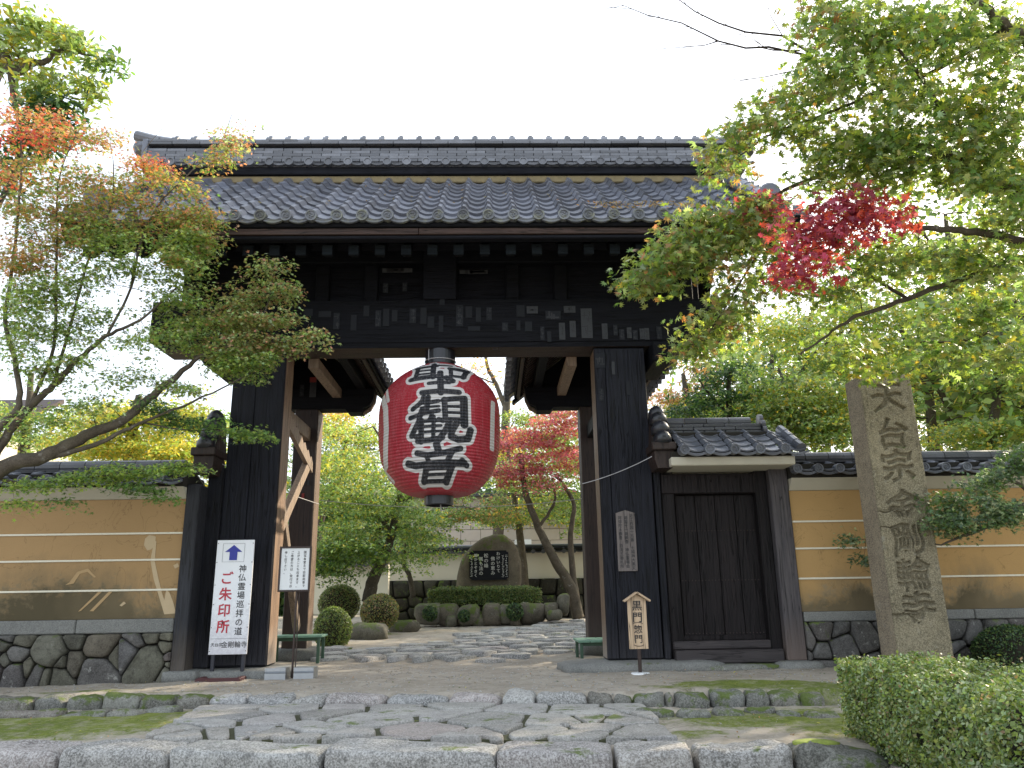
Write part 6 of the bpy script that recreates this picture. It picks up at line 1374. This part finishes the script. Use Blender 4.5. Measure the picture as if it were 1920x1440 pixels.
# low garden shrubs near right wall
ballshrub(1910, 1172, 1268, 70, -.55, 'dark green round bush at the right edge before the rubble wall', DB, 14, 7000, .03)['group'] = ''
# ================================================================= INSCRIBED BOULDER GROUP
YM = 10.6
def boulder():
    out = [(853, 1104), (857, 1070), (868, 1040), (884, 1022), (905, 1008), (925, 1000), (945, 1001), (960, 1010), (972, 1028), (978, 1050), (979, 1085), (976, 1104)]
    ps = [U(x, y, Y=YM) for x, y in out]; s = empty('inscribed_boulder', (sum(p.x for p in ps)/len(ps), YM+.2, ps[0].z-.3), 'large brown boulder with a mossy top and a black inscribed plaque in the garden', 'monument')
    P_ = [np.array((p.x, p.z)) for p in ps]; P_ = [np.array((ps[-1].x, ps[-1].z-.35)), np.array((ps[0].x, ps[0].z-.35))]+P_
    P2_ = []
    for i in range(len(P_)):
        a, b_ = P_[i], P_[(i+1) % len(P_)]; P2_ += [a, a*.66+b_*.34, a*.33+b_*.67]
    P_ = round_poly(P2_, .25, 1, .03, 4); b = MB()
    vs, fs = pebble(P_, .26, rings=((1., -1.2), (1.02, -.3), (.985, .35), (.9, .78), (.75, .97), (.4, 1.0)), bulge=.12, sd=3, back=.5); b.add([(x, YM+.2-z, y) for x, y, z in vs], fs); b.build('boulder_body', M_boulder, s, smooth=True)
    a = U(880, 1088, Y=YM-.1); c = U(953, 1032, Y=YM-.1); x0, x1, z0, z1 = a.x, c.x, a.z, c.z; k = .05
    b = MB(); b.prism([(x0+k, z0), (x1-k, z0), (x1-k, z0+k*.6), (x1, z0+k), (x1, z1-k), (x1-k, z1-k*.6), (x1-k, z1), (x0+k, z1), (x0+k, z1-k*.6), (x0, z1-k), (x0, z0+k), (x0+k, z0+k*.6)], YM-.14, YM+.05); o = b.build('plaque', M_plaque, s)
    w, h = x1-x0, z1-z0
    for (t, u, v, sz) in (('わけいりて', .74, .60, .135), ('佛の恵み', .60, .48, .15), ('松の峰', .43, .66, .16), ('嵐も法の', .30, .48, .15), ('聲かとぞきく', .165, .50, .125)):
        lettering(t, sz*h, (x0+w*u, YM-.143, z0+h*v), M_engr, o, .0015, line=1.08)
    for u, v in ((.86, .5), (.95, .5), (.06, .42)):
        b = MB(); rg2 = random.Random(int(u*100))
        for q in range(15):
            zc = z0+h*(.12+.76*q/15)
            for _ in range(3): xx = x0+w*u+rg2.uniform(-.02, .02); zz2 = zc+rg2.uniform(-.015, .015); dx, dz = (rg2.uniform(.006, .02), .004) if rg2.random() < .6 else (.004, rg2.uniform(.006, .018)); b.box(xx-dx, xx+dx, YM-.1445-.001*_, YM-.143-.001*_, zz2-dz, zz2+dz, ch=0)
        b.build('small_engraved_marks', M_engr, o)
boulder()
# hedge strip before boulder and retaining rocks
def strip_surf(r, n):
    a = U(802, 1130, Y=9.8); b_ = U(1015, 1130, Y=9.8); t = U(900, 1101, Y=9.8); x0, x1, z0, z1 = a.x, b_.x, a.z-.05, t.z
    u = r.random(n); th_ = r.uniform(-.1, PI+.1, n); hw = .45; cz = (z0+z1)/2; hz = (z1-z0)/2
    X = x0+(x1-x0)*u; e = np.minimum(1, np.minimum(u, 1-u)*9)**.5
    ct = np.cos(th_); st = np.sin(th_); Yy = 9.95-ct*hw*np.abs(ct)**-.3*e; Zz = cz+(np.sign(st)*np.abs(st)**.6*1.)*hz*e-(ct > .95)*r.random(n)*hz
    lowf = r.random(n) < .35; Zz = np.where(lowf, z0+(z1-z0)*r.random(n)*.9, Zz); Yy = np.where(lowf, 9.95-hw*e, Yy)
    P_ = np.stack([X, Yy, Zz], 1)+r.normal(0, .02, (n, 3)); N_ = np.stack([X*0, -ct, st+.3], 1); return P_, N_
a = U(812, 1132, Y=9.8); c = U(1005, 1106, Y=9.8); hb = MB(); hb.box(a.x, c.x, 9.6, 10.3, a.z-.1, c.z, ch=.08)
clipped('clipped_hedge', 'low rounded hedge strip in front of the inscribed boulder on the rock terrace', 'hedge', strip_surf, 14000, .045, {'green': 4, 'olive': 3, 'dgreen': 1, 'lime': .6}, hb, 15)
tw_ = empty('rock_terrace', (U(900, 1170, Y=9.2).x, 9.4, .1), 'terrace of rough garden rocks carrying the hedge strip and boulder', 'rock wall')
ex = [(778, 830, 1130, 1168), (815, 862, 1130, 1170), (858, 900, 1132, 1168), (880, 916, 1145, 1172), (905, 940, 1130, 1170), (935, 975, 1130, 1170), (972, 1024, 1128, 1166), (1018, 1045, 1128, 1150), (1024, 1052, 1140, 1160), (1045, 1066, 1112, 1148), (835, 860, 1150, 1172), (955, 975, 1155, 1172)]
for (xa, xb, ya, yb) in ex:
    Y = 9.2+random.uniform(-.1, .1); p0 = U(xa, yb, Y=Y); p1 = U(xb, ya, Y=Y)
    rock('terrace_rock', ((p0.x+p1.x)/2, Y, (p0.z+p1.z)/2-.04), ((p1.x-p0.x)/2*1.05, .3, (p1.z-p0.z)/2*1.15), M_gardenrock, tw_, rough=.25, sq=3.2, seg=(9, 6))
for (px, py, r_) in ((806, 1150, 13), (965, 1147, 15), (870, 1155, 10)):
    b = MB(); c = U(px, py, Y=8.8); rr4 = r_/1442*18.5; b.lathe([(.001, -rr4*.9), (rr4*.8, -rr4*.4), (rr4*.85, .2*rr4), (.001, rr4*.9)], c, 10)
    clipped('small_shrub', {806: 'small dark shrub at the left end of the rock terrace', 965: 'small dark shrub in the middle right of the rock terrace', 870: 'tiny shrub in a gap of the rock terrace'}[px], 'shrub', ball_surf(tuple(c), rr4, rr4, rr4), 900, .05, {'dgreen': 3, 'green': 2}, b, px)
# bright grasses by terrace left under shrubs
# ================================================================= GARDEN WALL AND BUILDING
def gwall(x0p, x1p, ytop, ybot, Y, label, stone_h=True):
    a = U(x0p, ytop, Y=Y); c = U(x1p, ybot, Y=Y); w = empty('garden_wall', ((a.x+c.x)/2, Y, 0), label, 'wall')
    zt = a.z; zb = c.z
    box('plaster_panel', M_gwall, w, a.x, c.x, Y, Y+.3, zb, zt-.12, ch=.004)
    if stone_h:
        sd_ = []; rg3 = random.Random(x0p); x = a.x
        while x < c.x:
            z = -.1
            while z < zb: sd_.append((x+rg3.uniform(-.1, .1), z+rg3.uniform(-.08, .08))); z += .33
            x += .42
        rubble(w, sd_, None, a.x, c.x, -.1, zb-.002, Y-.1, M_darkrock, .015, .12)
    n = int((c.x-a.x)/.3); me = pan_tile_mesh('roof_tile', .3, .36, M_tile_w); md = disc_mesh('round_eave_tile', .06, M_tile_w, swirl=False)
    lay_tiles(w, a.x, a.x+n*.3, n, (Y-.22, zt-.16), (Y+.15, zt-.02), 1, .3, me, md, None, jit=.005)
    b = MB(); b.prism([(a.x, zt-.118), (c.x, zt-.118), (c.x, zt-.04), (a.x, zt-.04)], Y-.15, Y+.45); b.build('tile_bed', M_dark_gap, w)
    b = MB(); b.tube([(a.x, Y+.15, zt+.03), (c.x, Y+.15, zt+.03)], .07, 8); b.build('ridge_roll', M_tile_w, w); b = MB(); b.bar(((a.x+c.x)/2, Y+.5, zt-.14), ((a.x+c.x)/2, Y+.15, zt), c.x-a.x, .04); b.build('rear_tile_slope', M_tile_w, w)
    return w
gwall(728, 1140, 1030, 1083, 13.5, 'cream garden wall with dark tile coping on mossy stones behind the boulder')
gwall(560, 726, 1052, 1150, 11.8, 'nearer white garden wall with tile coping at the left behind the round shrubs', False)
b = MB(); bd = empty('block_building', (U(940, 1000, Y=19).x, 20, 0), 'pale pinkish block-walled building glimpsed above the garden wall', 'building')
a = U(770, 1045, Y=18); c = U(1120, 930, Y=18)
box('building_wall', M_joint, bd, a.x, c.x, 18, 22, -.1, c.z, ch=0)
z = .6; rI = 0
while z < c.z-.05:
    x = a.x+(.35 if rI % 2 else 0)
    while x < c.x-.05: box('wall_block', M_pinkwall, bd, x+.006, min(x+.69, c.x), 17.97, 17.998, z+.006, z+.39, ch=.004); x += .7
    z += .4; rI += 1
b = MB(); b.box(U(965, 1008, Y=17.3).x, U(996, 1008, Y=17.3).x, 17.2, 17.9, U(980, 1022, Y=17.3).z, U(980, 1012, Y=17.3).z); o = b.build('window_awning', M_paper, bd)
box('building_roof', M_tile_w, bd, a.x-.4, c.x+.4, 17.7, 22.4, c.z+.001, c.z+.12)
# far left house roof corner glimpsed above the left wall
hs = empty('distant_house', (-11, 9, 0), 'brown tiled house roof corner glimpsed at the far left edge', 'house')
a = U(-60, 800, Y=9); c = U(36, 760, Y=9)
box('house_wall', M_gwall, hs, a.x-3, a.x+.4, 9.3, 13, 0, a.z)
b = MB(); b.bar((a.x-1.2, 8.9, a.z), (a.x-1.2, 11, c.z+.6), 4.6, .12); b.build('house_roof', M_brownH, hs)
# hillside
hx = np.linspace(-90, 90, 46); hy = np.linspace(26, 130, 28); HX, HY = np.meshgrid(hx, hy); HZ = np.clip((HY-26)/30, 0, 1)*6+np.clip((HY-40)/60, 0, 1)*6+_noise2(HX+200, HY, .08, 9)*4-1.2
HZ *= np.clip((HY-25)/6, 0, 1); HZ -= .2*(HY < 27)
idx = np.arange(HX.size).reshape(HX.shape); Fq = np.stack([idx[:-1, :-1], idx[:-1, 1:], idx[1:, 1:], idx[1:, :-1]], -1).reshape(-1, 4)
M_hill = flat('forest_floor', (.05, .065, .025), 1, var=.5, sc=.6)
tag(link('hillside', npmesh('hillside', np.stack([HX, HY, HZ], -1).reshape(-1, 3), Fq, M_hill, smooth=True)), 'low wooded hillside rising behind the temple garden', kind='structure')
r = np.random.default_rng(99); n = 60000; cx_ = r.uniform(-32, 40, 150); cy_ = r.uniform(25, 38, 150); k = r.integers(0, 150, n)
v = r.normal(0, 1, (n, 3)); v /= np.linalg.norm(v, axis=1)[:, None]; hz_ = np.clip((cy_-26)/30, 0, 1)*5+2.0+r.uniform(-.5, 1., 150)
P_ = np.stack([cx_[k]+v[:, 0]*2.2, cy_[k]+v[:, 1]*2.2, hz_[k]*.55+v[:, 2]*(hz_[k]*.55+.6)], 1)
tc = np.array([PAL[q] for q in ('green', 'dgreen', 'lime', 'olive', 'yellow')])[r.choice(5, 150, p=[.35, .2, .25, .12, .08])][k]*r.uniform(.7, 1.3, (n, 1))
V, Fa, C, _, _ = leaves_arrays(P_, v, .55, tc, TR, r, .7)
tag(link('far_wood', npmesh('far_wood', V, Fa, M_leaf, C)), 'far wood of mixed autumn trees on the hillside behind everything', kind='stuff')
# ================================================================= SMALL LITTER
def litter(name, label, spots, n, size, cols, seed, tm=TO, par=None):
    r = np.random.default_rng(seed); P_ = []
    for (x0, x1, y0, y1, zf, m) in spots:
        x = r.uniform(x0, x1, m); y = r.uniform(y0, y1, m); P_.append(np.stack([x, y, zf(x, y)+.012+r.uniform(0, .008, m)], 1))
    P_ = np.concatenate(P_); N_ = np.zeros_like(P_); N_[:, 2] = 1
    V, Fa, C, _, _ = leaves_arrays(P_, N_, size, mixcols(cols, len(P_), r), tm, r, .25); c = P_.mean(0)
    o = link(name, npmesh(name, V-c, Fa, M_leaf, C), par, c); o['kind'] = 'stuff'
    if label: o['label'] = label
    return o
litter('fallen_leaves', 'scattered small fallen leaves on the moss and soil of both terraces', [(-4, -.8, -3.4, -2.2, gz, 200), (2.2, 3.3, -3.9, -2.5, gz, 90), (-4, 4, -1.9, -.4, gz, 260), (-2, 5, 1, 9, gz, 420), (2.2, 4.2, -1.8, -.2, gz, 140)], 0, .026, {'brown': 3, 'olive': 2, 'orange': 1, 'yellow': 1}, 5)
litter('roof_leaf_litter', 'brown fallen leaves caught', [(1.9, 3.3, -1.1, -.75, lambda x, y: rz(y)+.07, 260), (-4, 4, -1.1, .7, lambda x, y: rz(y)+.055, 60)], 0, .04, {'brown': 4, 'orange': 1}, 6, par=G)
# grit pebbles
r = np.random.default_rng(4); n = 3500; x = r.uniform(-5, 4.3, n); y = r.uniform(-3.5, 1.5, n); s_ = r.uniform(.004, .016, n)
Ov = np.array([(1, 0, 0), (-1, 0, 0), (0, 1, 0), (0, -1, 0), (0, 0, .7)]); Of = np.array([(0, 2, 4), (2, 1, 4), (1, 3, 4), (3, 0, 4)])
V = Ov[None]*s_[:, None, None]+np.stack([x, y, gz(x, y)+.004], 1)[:, None, :]; Fa = (Of[None]+(np.arange(n)*5)[:, None, None]).reshape(-1, 3)
tag(link('gravel_grit', npmesh('gravel_grit', V.reshape(-1, 3), Fa, M_kerb)), 'fine grit and small pebbles scattered over the soil', kind='stuff')
